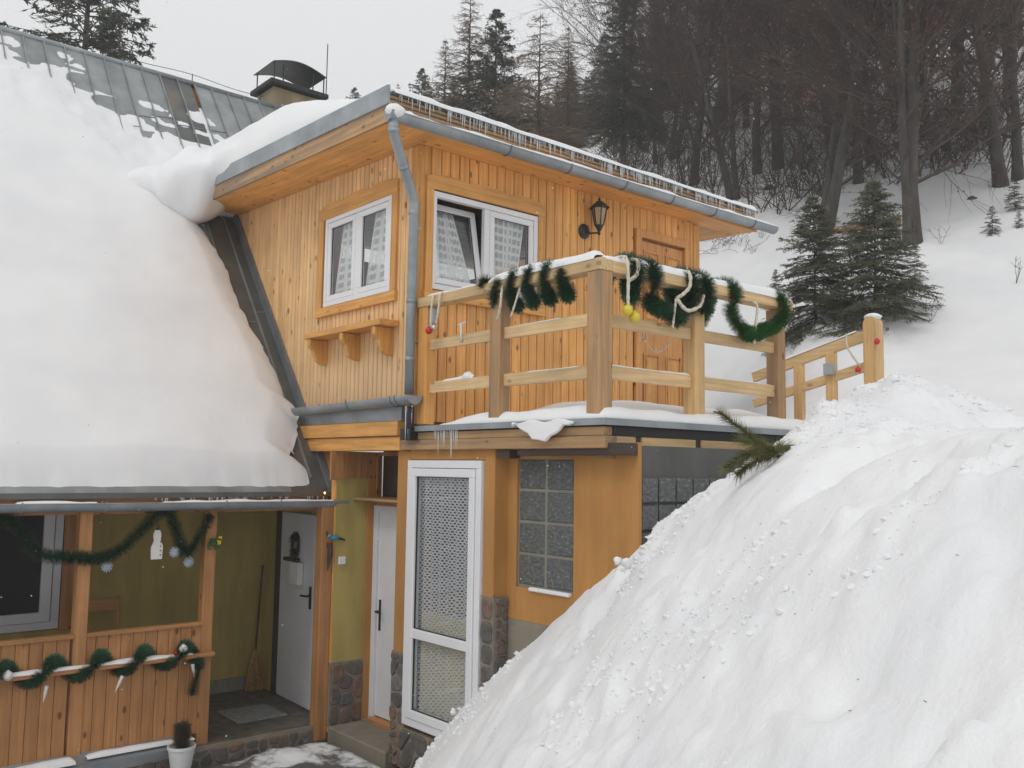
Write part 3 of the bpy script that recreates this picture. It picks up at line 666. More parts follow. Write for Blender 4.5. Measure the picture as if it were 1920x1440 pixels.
PM('ridge_wire', M['black'], lambda b: (b.tube([(x_, YR, ZR+.13+.02*math.cos(x_*4)) for x_ in np.linspace(-1.0, 1.2, 30)], .005, 4), b.tube([(-.95, YR, ZR), (-.95, YR, ZR+.16)], .007, 4), b.tube([(.05, YR, ZR), (.05, YR, ZR+.16)], .007, 4), b.tube([(1.15, YR, ZR), (1.15, YR, ZR+.16)], .007, 4)))
PM('back_roof', M['roofd'], lambda b: b.add([(-7, YR, ZR), (1.9, YR, ZR), (1.9, YR+4, ZR-5.1), (-7, YR+4, ZR-5.1)], [(0,1,2,3)]))
# upright flashing strip along the pine wall, and the free verge below it
PM('side_flashing', M['flash'], lambda b: b.prism([rp(-.03, 1.9, .005), rp(-.03, 4.5, .005), rp(-.03, 4.5, .005)+np.array([0, -.02, .16]), rp(-.03, 1.9, .005)+np.array([0, -.02, .17])], (-.028, 0, 0)))
PM('verge_trim', M['flash'], lambda b: b.add([rp(-.02, 1.50, .03), rp(.05, 1.50, .03), rp(-.02, 2.3, .03), rp(.05, 2.3, .03), rp(-.02, 1.50, -.1), rp(.05, 1.50, -.1), rp(-.02, 2.3, -.1), rp(.05, 2.3, -.1)], [(0,1,3,2),(4,6,7,5),(0,4,5,1),(1,5,7,3),(0,2,6,4),(2,3,7,6)]))
PM('eave_board', M['porchx'], lambda b: b.box(-7, .03, 1.56, 1.60, 2.30, 2.43)); PM('eave_flashing', M['roofd'], lambda b: b.box(-7, .045, 1.49, 1.56, 2.425, 2.475))
PM('porch_gutter', M['zinc'], lambda b: gutter(b, (-7, 1.45, 2.40), (.12, 1.45, 2.375), .075)); PM('gutter_end', M['zinc'], lambda b: halfcap(b, (.118, 1.45, 2.375), 0, .077))
for xx in (-5.5, -4.2, -3.0, -2.32, -1.22, -.65, -.05): PM('gutter_bracket', M['zinc'], lambda b: b.tube([(xx, 1.45+.08*math.cos(t), 2.385-.08*math.sin(t)) for t in np.linspace(-.2, math.pi+.2, 12)], .008, 5))
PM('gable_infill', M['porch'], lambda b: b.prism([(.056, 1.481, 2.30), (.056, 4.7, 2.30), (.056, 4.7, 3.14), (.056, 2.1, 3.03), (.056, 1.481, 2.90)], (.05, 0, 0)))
for i in range(3):
    x0 = -.09+i*.023
    PM('gable_board', M['porch'], lambda b: b.box(-.10, -.022, 1.375, 1.40, 2.60, 2.90) if i == 0 else b.box(-.02+.04*(i-1), .02+.04*(i-1), 1.405, 1.479, 2.60, 2.90))
PM('porch_side_wall', M['green'], lambda b: b.box(.125, .28, 1.9, 2.98, 2.15, 2.6))
# porch
for (a, c) in ((-1.345, -1.235), (-2.49, -2.38), (-4.1, -3.99)): PM('porch_post', M['porch'], lambda b: b.box(a, c, 1.54, 1.65, .05, 2.36), bevel=.006)
PM('porch_post', M['porch'], lambda b: b.box(-.17, -.04, 1.40, 1.53, -.05, 2.32), bevel=.006); PM('porch_post', M['trim'], lambda b: b.box(-.035, .02, 1.39, 1.47, .02, 2.6), bevel=.004)
PM('header_beam', M['porchx'], lambda b: b.box(-7, .0, 1.60, 1.72, 2.28, 2.42))
x = -6.4
while x < -1.35:
    x1 = x+.108
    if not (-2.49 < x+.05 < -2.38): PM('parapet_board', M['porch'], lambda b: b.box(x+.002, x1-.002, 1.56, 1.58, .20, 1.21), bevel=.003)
    x = x1
PM('parapet_cap', M['porchx'], lambda b: (b.box(-7, -2.49, 1.53, 1.61, 1.205, 1.24), b.box(-2.38, -1.345, 1.53, 1.61, 1.205, 1.24)), bevel=.004)
PM('garland_shelf', M['porchx'], lambda b: b.box(-7, -1.24, 1.44, 1.555, .925, .962), bevel=.004)
PM('base_flashing', M['zinc'], lambda b: b.prism([(-7, 1.56, .21), (-7, 1.42, .14), (-7, 1.42, .05), (-7, 1.56, .05)], (5.6, 0, 0)))
PM('porch_floor', M['floor'], lambda b: b.box(-7, .30, 1.50, 3.4, .0, .10)); PM('porch_base', M['mortar'], lambda b: b.box(-7, .0, 1.44, 1.54, -.2, .095))
stones(FR('R', 1.44), -2.3, -.2, -.08, .08, 22, 21, main, n0=.002, th=.02, g=.01)
PM('porch_wall', M['green'], lambda b: (b.box(-7, .25, 3.32, 3.42, .24, 2.6),)); PM('skirting', M['plinth'], lambda b: b.box(-2.2, .15, 3.30, 3.33, .1, .25))
PM('porch_side_wall', M['green'], lambda b: (b.box(.13, .28, 1.45, 1.9, .0, 2.6), b.box(.13, .28, 2.98, 3.35, .0, 2.6)))
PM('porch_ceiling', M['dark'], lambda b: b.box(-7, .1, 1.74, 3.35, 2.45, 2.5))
fd = PM('front_door', M['whited'], lambda b: b.add([(.06, 1.96, .11), (.11, 2.86, .11), (.06, 1.96, 2.2), (.11, 2.86, 2.2), (.11, 1.96, .11), (.16, 2.86, .11), (.11, 1.96, 2.2), (.16, 2.86, 2.2)], [(0,1,3,2),(4,6,7,5),(0,4,5,1),(2,3,7,6),(0,2,6,4),(1,5,7,3)]), bevel=.004)
PM('door_frame', M['darkbeam'], lambda b: (b.box(.10, .2, 1.88, 1.95, .1, 2.3), b.box(.10, .2, 2.87, 2.98, .1, 2.3)))
b = B(); b.box(.045, .07, 2.0, 2.03, 1.18, 1.42); b.tube([(.06, 2.015, 1.32), (.0, 2.015, 1.32), (-.01, 2.12, 1.32)], .011, 8); b.build('door_handle', M['black'], fd)
# porch room window, two white sashes with dark glass
pw = PM('porch_window', M['whited'], lambda b: rect_frame(b, FR('R', 3.32), -3.9, -2.17, 1.02, 2.35, .08, .0, .05), bevel=.005)
for a, c in ((-3.8, -3.06), (-3.02, -2.26)):
    b = B(); rect_frame(b, FR('R', 3.32), a, c, 1.10, 2.30, .10, .01, .07); b.build('sash', M['whited'], pw, bevel=.005)
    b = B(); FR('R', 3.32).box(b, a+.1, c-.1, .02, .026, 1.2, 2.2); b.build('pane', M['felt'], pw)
PM('brown_shutter', M['porch'], lambda b: b.box(-2.16, -1.98, 3.28, 3.32, 1.0, 2.35)); 
# chimney
ch = PM('chimney', M['chim'], lambda b: b.box(1.42, 2.30, 6.36, 6.95, 7.2, 8.90), bevel=.01)
PM('chimney_slab', M['felt'], lambda b: b.box(1.33, 2.38, 6.26, 7.05, 8.91, 8.99), ch, bevel=.01); PM('chimney_flashing', M['zinc'], lambda b: b.prism([(1.55, 6.33, 8.38), (2.38, 6.33, 8.30), (2.38, 6.33, 8.62), (1.55, 6.33, 8.62)], (0, .028, 0)), ch)
b = B(); vs = []
for i in range(17):
    t = i/16; xx = 1.37+.96*t; zz = 9.27+.11*math.sin(math.pi*t)
    for yy in (6.28, 7.03):
        for q in (0, .014): vs.append((xx, yy, zz+q))
f = []
for i in range(16):
    o_ = i*4; f += [(o_, o_+4, o_+6, o_+2), (o_+1, o_+3, o_+7, o_+5), (o_, o_+1, o_+5, o_+4), (o_+2, o_+6, o_+7, o_+3)]
f += [(0,2,3,1), (64,65,67,66)]
b.add(vs, f); b.build('chimney_cowl', M['black'], ch, smooth=False)
for xx, yy in ((1.42, 6.34), (2.32, 6.34), (1.42, 6.98), (2.32, 6.98), (1.58, 6.34), (2.12, 6.34)): PM('cowl_leg', M['black'], lambda b: b.box(xx-.008, xx+.008, yy-.008, yy+.008, 8.97, 9.30), ch)
tag(B().tube([(2.37, 6.34, 8.60), (2.37, 6.34, 9.90)], .008, 6).build('antenna', M['black'], loc=(2.37, 6.34, 8.6)), 'thin upright antenna rod beside the chimney cowl', 'antenna')

# ---------------------------------------------------------------- snow on the roofs
def blob(b, c, r_, sc, seed, k=20, amp=.12):
    v = []; m_ = k//2+2
    for i in range(m_+1):
        th = math.pi*i/m_
        for j in range(k):
            ph = 2*math.pi*j/k; d = np.array([math.sin(th)*math.cos(ph), math.sin(th)*math.sin(ph), math.cos(th)])
            n_ = 1+amp*float(vn(d[0]*1.7+seed, d[1]*1.7+d[2]*2.1, seed)); v.append(np.array(c)+d*r_*n_*np.array(sc))
    b.add(v, [(i*k+j, (i+1)*k+j, (i+1)*k+(j+1) % k, i*k+(j+1) % k) for i in range(m_) for j in range(k)]); return b
def solid_grid(b, X, Y, Zt, Zb):
    ny, nx = X.shape; idx = np.arange(nx*ny).reshape(ny, nx); n = nx*ny
    q = np.stack([idx[:-1, :-1], idx[:-1, 1:], idx[1:, 1:], idx[1:, :-1]], -1).reshape(-1, 4).tolist()
    q2 = [[a+n, d+n, c+n, e+n] for a, e, c, d in q]
    rim = list(idx[0, :])+list(idx[1:, -1])+list(idx[-1, -2::-1])+list(idx[-2:0:-1, 0])
    side = [(rim[i], rim[i]+n, rim[(i+1) % len(rim)]+n, rim[(i+1) % len(rim)]) for i in range(len(rim))]
    b.add(np.concatenate([np.stack([X, Y, Zt], -1).reshape(-1, 3), np.stack([X, Y, Zb], -1).reshape(-1, 3)]), q+q2+side); return b
# main roof
xs = np.arange(-6.9, .6, .04); ys = np.arange(1.42, 6.26, .04); X, Y = np.meshgrid(xs, ys)
xb = np.interp(Y, [1.4, 1.54, 1.69, 1.78, 2.0, 2.2, 2.29, 2.67, 2.91, 3.34, 3.75, 4.01, 4.11, 4.37, 4.5], [-.22, -.22, -.18, -.34, -.16, -.04, -.16, -.2, -.25, -.36, -.42, -.5, -.75, -.9, .6])
xb = xb+.05*fbm(Y*4, X*0, 50, 3)+.035*fbm(Y*17, X*3, 53, 3)
yt = np.interp(X, [-7, -2.7, -2.2, -1.8, -1.38, -.9, -.5, -.1, .6], [6.0, 5.88, 5.82, 5.62, 5.28, 5.22, 5.2, 5.15, 5.0])
n1 = fbm(X*3, Y*5, 60, 4); n2 = fbm(X*1.1, Y*1.4, 66, 3)
t = np.minimum(.19+.035*n2+.012*fbm(X*.8, Y*6, 57, 3), np.where(X > xb-.6, np.clip(xb-X, -.02, 9)**.6*.38-.01+.02*n1, 9))
t = np.minimum(t, (yt-Y)*.22+.055*n1+.012)
patch = .014*(fbm(X*2.6+Y*1.4, Y*9, 71, 4)-.06-(Y-yt)*.45)
t = np.where(Y > yt-.1, np.maximum(t, np.where(Y < yt+.75, patch*2.2, -1)), t)
t = np.minimum(t, np.clip(Y-1.59-.014*fbm(X*9, X*0, 58, 4), -.01, 9)*3.2); t = np.maximum(t, -.03)
keep = t > -.025
o = grid(B(), X, Y, zroof(Y)+t*s128*.8, keep).build('roof_snow', M['snowroof'], smooth=True, fixn=False)
tag(o, 'smooth thick snow covering the steep main roof', 'snow', None, 'stuff')
# extension roof, with the lump hanging over its far verge
xs = np.arange(-.60, 5.03, .05); ys = np.arange(-.31, 4.9, .05); X, Y = np.meshgrid(xs, ys)
e = np.minimum(np.minimum(X+.62, 5.05-X), Y+.36)
th = .09+.46*sstep(-.3, 2.2, Y)*np.exp(-np.clip(X-1.2, 0, 9)/1.5)+.02*fbm(X*1.5, Y*1.5, 80, 3)
th = th*np.sqrt(np.clip(e/.17, 0.08, 1)); th = np.where(Y < -.25, .075+.02*vn(X*5, Y, 81), th)
b = solid_grid(B(), X, Y, roofz(Y)+th, roofz(Y)-.0)
blob(b, (-.70, 4.05, 6.24), .43, (1.05, 1.15, 1.02), 4, 26, .2); blob(b, (-1.02, 4.38, 6.22), .30, (1.35, 1, .8), 15, 20, .2); blob(b, (-.2, 4.3, 6.4), .5, (1.2, 1.1, .8), 17); blob(b, (-.42, 3.4, 6.38), .34, (.8, 1.9, .7), 13)
o = b.build('roof_snow', M['snowroof'], smooth=True, fixn=False)
rm = o.modifiers.new('remesh', 'REMESH'); rm.mode = 'VOXEL'; rm.voxel_size = .035; rm.use_smooth_shade = True
sm = o.modifiers.new('smooth', 'SMOOTH'); sm.factor = .6; sm.iterations = 10
tag(o, 'snow cap on the flat extension roof sagging over its far edge', 'snow', None, 'stuff')
def strip(name, p, q, w, h, seed, mat=None, keepth=None, k=7, st=.03, label=None, sag=0):
    """rounded ridge of snow lying along p-q"""
    p = np.array(p, float); q = np.array(q, float); Ln = np.linalg.norm(q-p); n = max(4, int(Ln/st)); d = (q-p)/Ln
    a = np.cross(d, (0,0,1)); a /= np.linalg.norm(a); rows = []
    for i in range(n+1):
        c = p+(q-p)*i/n; nn = float(fbm(np.array(i*st*2.2), np.array(seed*3.7), seed, 3)); en = min(1, (min(i, n-i)*st+.01)/.05)
        hh = max(.004, h*(1+.75*nn))*math.sqrt(en); ww = w*(1+.16*nn)
        if keepth is not None and nn < keepth: hh = .001
        for j in range(k+1):
            t_ = math.pi*j/k; rows.append(c+a*math.cos(t_)*ww/2+np.array((0,0,1))*(math.sin(t_)**.7*hh-.002))
    f = [(i*(k+1)+j, i*(k+1)+j+1, (i+1)*(k+1)+j+1, (i+1)*(k+1)+j) for i in range(n) for j in range(k)]
    b = B().add(rows, f); o = b.build(name, mat or M['snow'], smooth=True, fixn=False)
    return tag(o, label, 'snow', None, 'stuff')
strip('gutter_snow', (-.66, -.435, 5.885), (5.26, -.435, 5.926), .13, .05, 2, label='line of snow lying in the long eave gutter')
strip('gutter_snow', (-6.9, 1.47, 2.385), (.05, 1.47, 2.36), .12, .035, 5, keepth=-.25, label='thin snow lying in the porch gutter')
strip('eave_snow', (-.55, -.31, roofz(-.3)-.01), (5.03, -.31, roofz(-.3)-.01), .11, .06, 8, label='rim of snow along the edge of the extension roof')
tag(blob(blob(B(), (-.60, -.45, 5.90), .075, (1.3, 1, .9), 3, 12), (-.46, -.44, 5.89), .065, (1.3, 1, .8), 5, 12).build('gutter_snow', M['snow'], smooth=True), 'snow lump at the corner of the eave gutter', 'snow', None, 'stuff')
def icicles(name, p, q, n, l0, l1, seed, label, cat='icicles'):
    r_ = random.Random(seed); b = B(); p = np.array(p, float); q = np.array(q, float)
    for i in range(n):
        c = p+(q-p)*r_.random(); l = l0+(l1-l0)*r_.random()**2; r0 = .004+.006*l/l1*r_.random()+.0015
        b.tube([c, c-np.array((0, 0, l*.5)), c-np.array((0, 0, l))], [r0, r0*.6, .0008], 5, False)
    o = b.build(name, M['ice'], smooth=True, fixn=False); return tag(o, label, cat, None, 'stuff')
icicles('icicle', (-.5, -.335, 6.13), (5.0, -.335, 6.13), 260, .05, .17, 1, 'row of small icicles under the extension roof edge')
icicles('icicle', (-1.9, 1.50, 2.43), (-.1, 1.50, 2.43), 50, .02, .07, 2, 'small icicles at the porch eave')
icicles('icicle', (-.06, -.75, 3.09), (-.06, -.35, 3.09), 16, .05, .26, 3, 'icicles hanging from the balcony deck edge')
icicles('icicle', (-.145, -.19, 3.31), (-.145, -.05, 3.31), 8, .05, .45, 4, 'icicles dripping from the lower gutter end')

# ---------------------------------------------------------------- balcony
bal = empty('balcony', (0, -2.39, 3.1), 'timber balcony with board railings and garlands on the side of the upper room', 'balcony')
def PB(name, mat, fn, **k):
    b = B(); fn(b); return b.build(name, mat, bal, **k)
PB('post', M['trim'], lambda b: b.box(-.055, .055, -.24, -.10, 3.14, 4.25), bevel=.006)
PB('post', M['postb'], lambda b: b.box(-.06, .06, -1.31, -1.17, 3.11, 4.235), bevel=.006)
PB('post', M['postb'], lambda b: b.box(-.065, .075, -2.475, -2.335, 3.10, 4.235), bevel=.006)
PB('post', M['postp'], lambda b: b.box(1.10, 1.23, -2.44, -2.31, 3.12, 4.235), bevel=.006)
PB('post', M['postb'], lambda b: b.box(2.30, 2.42, -2.44, -2.31, 3.1, 4.235), bevel=.006)
PB('top_rail', M['raily'], lambda b: b.box(-.07, .07, -2.475, -.02, 4.238, 4.33), bevel=.006)
PB('top_rail', M['railx'], lambda b: b.box(.072, 2.50, -2.475, -2.335, 4.238, 4.328), bevel=.006)
for z0, z1 in ((3.83, 3.93), (3.43, 3.535)):
    for a, c in ((-1.17, -.24), (-2.335, -1.31)): PB('rail', M['raily'], lambda b: b.box(-.015, .02, a, c, z0, z1), bevel=.004)
    for a, c in ((.075, 1.10), (1.23, 2.30)): PB('rail', M['railx'], lambda b: b.box(a, c, -2.40, -2.365, z0, z1), bevel=.004)
PB('deck', M['felt'], lambda b: b.box(-.06, 2.75, -2.52, .0, 3.07, 3.105)); PB('deck_edging', M['zinc'], lambda b: (b.box(-.09, -.06, -2.519, -.05, 3.075, 3.125), b.box(-.09, 2.75, -2.55, -2.52, 3.075, 3.125)))
PB('edge_beam', M['beam'], lambda b: b.box(-.05, .05, -2.50, .0, 3.0, 3.066), bevel=.004); PB('edge_beam', M['beam'], lambda b: b.box(-.06, .08, -2.52, .149, 2.905, 2.998), bevel=.006)
PB('edge_felt', M['felt'], lambda b: b.box(.05, 2.7, -2.51, -2.47, 3.0, 3.068))
for a, c in ((.08, .30), (.37, 1.02), (1.09, 1.9), (1.97, 2.6)): PB('fascia_board', M['railx'], lambda b: b.box(a, c, -2.505, -2.47, 2.915, 2.998), bevel=.003)
for a in (.30, 1.02, 1.90): PB('joist', M['darkbeam'], lambda b: b.box(a+.002, a+.068, -2.49, -.02, 2.92, 2.998))
PB('joist_bearer', M['beamx'], lambda b: b.box(.1, 1.5, -2.44, -2.3, 2.83, 2.912)); PB('deck_board', M['beam'], lambda b: b.box(-.02, 2.7, -2.46, .0, 3.02, 3.068))
PB('pipe_box', M['black'], lambda b: (b.box(-.14, -.055, -.13, .03, 3.0, 3.10), b.tube([(-.145, -.14, 3.3), (-.12, -.1, 3.12), (-.10, -.05, 3.05)], .035, 10)))
fr_ = [(-.094, -1.55-.7*i/14, 3.118-.012*math.sin(i)) for i in range(15)]+[(-.094, -2.25+.7*i/14, 3.09-.13*math.sin(math.pi*min(1, max(0, i/14)))**2.2-.012*math.sin(i*2.3)) for i in range(15)]
o = B().prism(fr_, (-.035, 0, 0)).build('deck_snow', M['snow'], smooth=False, bevel=.012); tag(o, 'frozen apron of snow hanging from the balcony edge near the corner', 'snow', None, 'stuff')
# snow on the deck
xs = np.arange(-.075, 2.76, .035); ys = np.arange(-2.54, .01, .035); X, Y = np.meshgrid(xs, ys)
e = np.minimum(X+.085, Y+.55+2.0)
th = .05+.07*sstep(-.35, -1.1, Y)+.03*fbm(X*2, Y*2, 90, 3)+.14*sstep(.25, 1.1, X)*sstep(-2.4, -1.6, Y)
th = np.where(Y > -.45, .03+.02*fbm(X*4, Y*4, 93, 2), th)
th = th*np.sqrt(np.clip(e/.09, .15, 1)); th = np.clip(th, .012, .3)
tag(solid_grid(B(), X, Y, 3.107+th, 3.107+0*th).build('deck_snow', M['snow'], smooth=True, fixn=False), 'snow cushion lying on the balcony deck', 'snow', None, 'stuff')
strip('rail_snow', (0, -.22, 4.325), (0, -1.15, 4.325), .12, .035, 11, label='thin snow on the balcony rail near the window')
strip('rail_snow', (0, -1.15, 4.325), (0, -2.42, 4.325), .145, .065, 12, label='thick snow on the left balcony rail')
strip('rail_snow', (.0, -2.405, 4.325), (2.48, -2.405, 4.322), .145, .07, 14, label='thick snow on the front balcony rail')
for i, (p, q, h) in enumerate((((.09, -2.38, 3.53), (1.09, -2.38, 3.53), .018), ((.35, -2.38, 3.925), (1.08, -2.38, 3.925), .008), ((1.24, -2.38, 3.53), (2.29, -2.38, 3.53), .016), ((0, -.45, 3.53), (0, -.9, 3.53), .03), ((0, -1.6, 3.53), (0, -2.2, 3.53), .01), ((0, -1.45, 3.925), (0, -2.0, 3.925), .008))):
    strip('rail_snow', p, q, .034, h, 20+i, label='thin line of snow on a lower balcony rail')['group'] = 'snow lines on the lower balcony rails'
tag(blob(B(), (.0, -.80, 3.55), .05, (.7, 1.3, .8), 6, 12).build('rail_snow', M['snow'], smooth=True), 'small snow lump on the bottom balcony rail near the wall', 'snow', None, 'stuff')
# stair railing up the path
stair = empty('stair_railing', (3.1, -2.9, 3.4), 'pale pine stair railing climbing the snowy path behind the balcony', 'railing')
def PS(name, mat, fn, **k):
    b = B(); fn(b); return b.build(name, mat, stair, **k)
y0, y1, za, zb = -1.62, -2.86, 3.72, 4.03
PS('hand_rail', M['raily'], lambda b: b.obox((3.1, y0, za), (3.1, y1, zb), .05, .10), bevel=.004); PS('lower_rail', M['raily'], lambda b: b.obox((3.1, y0, za-.27), (3.1, y1, zb-.29), .04, .09), bevel=.004)
for yy in (-1.85, -2.15, -2.5): PS('post', M['postp'], lambda b: b.box(3.07, 3.14, yy-.045, yy+.045, 2.9, za+(yy-y0)/(y1-y0)*(zb-za)-.04), bevel=.004)
def roundpost(b):
    prof = [(-.065, 2.9), (.065, 2.9), (.065, 4.12)]+[(.065*math.cos(t), 4.12+.085*math.sin(t)) for t in np.linspace(.1, math.pi-.1, 9)]+[(-.065, 4.12)]
    b.prism([(3.03, -2.93+u_, z) for u_, z in prof], (.14, 0, 0))
PS('end_post', M['postp'], roundpost, bevel=.004)
PS('grey_box', M['greyp'], lambda b: b.box(3.0, 3.07, -2.56, -2.47, 3.68, 3.79), bevel=.005)
tag(blob(B(), (3.1, -2.93, 4.20), .085, (.95, .9, .4), 3, 14).build('post_snow', M['snow'], smooth=True), 'snow cap on the rounded stair post', 'snow', None, 'stuff')
strip('rail_snow', (3.1, y0, za+.045), (3.1, y1+.08, zb+.045), .06, .02, 31, label='thin snow along the stair hand rail')

# ---------------------------------------------------------------- lamp, boxes, ornaments
lamp = empty('wall_lantern', (2.31, -.03, 5.4), 'black carriage lantern on a round bracket on the pine wall', 'lamp')
def PL(name, mat, fn, **k):
    b = B(); fn(b); return b.build(name, mat, lamp, **k)
PL('wall_plate', M['black'], lambda b: b.lathe((2.20, -.024, 5.40), [(.0, 0), (.085, 0), (.085, -.015), (.05, -.03), (0, -.035)], 20, 1)) 
PL('bracket_arm', M['black'], lambda b: (b.tube([(2.20, -.04, 5.40), (2.23, -.10, 5.37), (2.30, -.15, 5.38), (2.31, -.16, 5.45)], .012, 8), b.sphere((2.31, -.16, 5.37), .018, 8)), smooth=True)
PL('lamp_base', M['black'], lambda b: b.lathe((2.31, -.16, 5.45), [(.012, -.06), (.03, -.03), (.045, 0), (.05, .015)], 6))
PL('lamp_glass', M['lampglass'], lambda b: b.lathe((2.31, -.16, 5.465), [(.046, 0), (.08, .19)], 6))
PL('cage', M['black'], lambda b: [b.tube([(2.31+.05*math.cos(t), -.16+.05*math.sin(t), 5.46), (2.31+.088*math.cos(t), -.16+.088*math.sin(t), 5.665)], .007, 5) for t in np.arange(6)*math.pi/3])
PL('lamp_roof', M['black'], lambda b: b.lathe((2.31, -.16, 5.66), [(.118, -.004), (.118, .006), (.06, .055), (.03, .08), (.012, .085), (.016, .105), (.004, .125)], 6))
# garlands
def garland(b, path, rad=.055, dens=1700, seed=1):
    r_ = np.random.default_rng(seed); path = np.asarray(path, float); seg = np.linalg.norm(np.diff(path, axis=0), axis=1); L_ = np.concatenate([[0], np.cumsum(seg)]); n = int(L_[-1]*dens)
    s = r_.random(n)*L_[-1]; P = np.stack([np.interp(s, L_, path[:, i]) for i in range(3)], 1)
    P2 = np.stack([np.interp(np.minimum(s+.01, L_[-1]), L_, path[:, i]) for i in range(3)], 1); P0 = np.stack([np.interp(np.maximum(s-.01, 0), L_, path[:, i]) for i in range(3)], 1)
    T = P2-P0; T /= np.linalg.norm(T, axis=1)[:, None]+1e-9
    d = r_.normal(size=(n, 3)); d -= T*(d*T).sum(1)[:, None]*.8; d /= np.linalg.norm(d, axis=1)[:, None]
    side = np.cross(d, T); side /= np.linalg.norm(side, axis=1)[:, None]+1e-9; w = .0032
    l = rad*(.75+.35*r_.random(n))[:, None]
    V = np.stack([P-side*w, P+side*w, P+d*l+side*w*.5, P+d*l-side*w*.5], 1).reshape(-1, 3)
    b.add(V, (np.arange(n*4).reshape(-1, 4)).tolist()); b.tube(path, .012, 5); return b
def smoothpath(pts, n=12):
    pts = np.array(pts, float); out = []
    for i in range(len(pts)-1):
        p0 = pts[max(i-1, 0)]; p1 = pts[i]; p2 = pts[i+1]; p3 = pts[min(i+2, len(pts)-1)]
        for t in np.arange(n)/n:
            out.append(.5*((2*p1)+(-p0+p2)*t+(2*p0-5*p1+4*p2-p3)*t*t+(-p0+3*p1-3*p2+p3)*t**3))
    out.append(pts[-1]); return np.array(out)
pth = []
for a in np.linspace(0, 5*2*math.pi, 110): pth.append((-.095*math.cos(a)-.0, -1.06-1.02*a/(10*math.pi), 4.25+.125*math.sin(a+.6)-.02-.05*math.exp(-((a-7)/2.)**2)))
tag(garland(B(), pth, .066, 4200, 3).build('garland', M['tinsel'], fixn=False), 'dark green tinsel garland wound round the left balcony rail', 'garland')
def loop(x, low=.12, w=.1): return [(x-w*.5, -2.30, 4.30), (x-w*.1, -2.40, 4.37), (x+w*.15, -2.50, 4.30), (x+w*.1, -2.52, 4.22-low*.3), (x, -2.46, 4.19-low)]
pth = [(.05, -2.30, 4.10)]+loop(.30)+loop(.50)+[(.72, -2.44, 4.02), (.88, -2.46, 3.98)]+loop(.98)+loop(1.16, .14)
tag(garland(B(), smoothpath(pth, 6), .082, 4200, 4).build('garland', M['tinsel'], fixn=False), 'dark green tinsel garland looped on the front rail beside the corner post', 'garland')
pth = [(1.27, -2.34, 3.98), (1.35, -2.36, 4.12)]+loop(1.55, .05)+[(1.62, -2.46, 4.05), (1.72, -2.48, 3.96), (1.86, -2.48, 3.95), (2.0, -2.48, 4.0), (2.15, -2.5, 4.05), (2.27, -2.53, 4.18), (2.28, -2.50, 4.33), (2.24, -2.38, 4.38)]
tag(garland(B(), smoothpath(pth, 6), .078, 4200, 5).build('garland', M['tinselb'], fixn=False), 'brighter green tinsel garland hanging at the far end of the front rail', 'garland')
def rope(pts, r_, label, name='yarn_strand', grp=None): 
    p = smoothpath(pts, 6); n = len(p); rad = r_*.72*(1+.18*np.sin(np.arange(n)*2.3))
    return tag(B().tube(p, rad, 7).build(name, M['rope'], smooth=True, fixn=False), label, 'yarn', grp)
rope([(-.03, -.36, 4.31), (-.09, -.38, 4.31), (-.11, -.38, 4.16), (-.10, -.37, 4.02)], .014, 'left of the two cream yarn strands over the rail by the downpipe')
rope([(-.03, -.48, 4.33), (-.09, -.49, 4.31), (-.11, -.49, 4.15), (-.10, -.45, 4.05)], .014, 'right of the two cream yarn strands over the rail by the downpipe')
rope([(-.09, -1.38, 4.26), (-.15, -1.43, 4.18), (-.15, -1.42, 4.08), (-.10, -1.32, 3.98)], .015, 'curved cream yarn hanging beside the second balcony post')
rope([(-.09, -1.62, 4.26), (-.13, -1.61, 4.14), (-.12, -1.52, 3.98)], .012, 'thin straight cream yarn hanging between garland loops')
rope([(.16, -2.33, 4.35), (.17, -2.51, 4.36), (.17, -2.54, 4.2), (.17, -2.54, 4.02), (.20, -2.53, 3.97)], .018, 'long cream yarn holding the yellow baubles at the balcony corner')
rope([(.28, -2.36, 4.37), (.29, -2.52, 4.35), (.28, -2.53, 4.24), (.21, -2.5, 4.18)], .024, 'thick cream yarn loop right of the balcony corner')
rope([(.92, -2.33, 4.36), (.92, -2.51, 4.36), (.92, -2.53, 4.24), (.84, -2.52, 4.16), (.80, -2.5, 4.12), (.86, -2.55, 4.03), (1.0, -2.56, 4.08), (1.08, -2.54, 4.18)], .021, 'cream yarn curled round the middle garland loop')
rope([(.78, -2.5, 4.12), (.76, -2.5, 4.0), (.75, -2.49, 3.88)], .014, 'short cream yarn end below the middle of the front rail')
rope([(1.86, -2.36, 4.25), (1.88, -2.5, 4.22), (1.87, -2.5, 4.05), (1.84, -2.5, 3.86)], .016, 'cream yarn hanging between the two bright garland loops')
rope([(3.0, -2.72, 4.05), (2.98, -2.74, 3.92), (2.99, -2.85, 3.74)], .014, 'cream yarn tied to the stair hand rail')
def bauble(c, r_, mat, label, cat='bauble'):
    b = B(); b.sphere(c, r_, 18); b.lathe(c, [(.0, r_*.9), (r_*.28, r_*.92), (r_*.28, r_*1.15), (.0, r_*1.15)], 10)
    return tag(b.build('bauble', mat, smooth=True, loc=c), label, cat)
bauble((-.115, -.36, 3.99), .035, M['red'], 'shiny red bauble hanging near the downpipe'); bauble((-.115, -.44, 4.01), .028, M['silver'], 'small silver bauble beside the red one')
bauble((.165, -2.54, 3.945), .042, M['gold'], 'upper yellow bauble at the balcony corner'); bauble((.245, -2.54, 3.90), .046, M['gold'], 'lower, larger yellow bauble at the balcony corner')
tag(B().box(-.04, .02, -.31, -.245, 4.08, 4.22).build('junction_box', M['greyp'], bevel=.006), 'grey junction box under the rail beside the first balcony post', 'junction box')
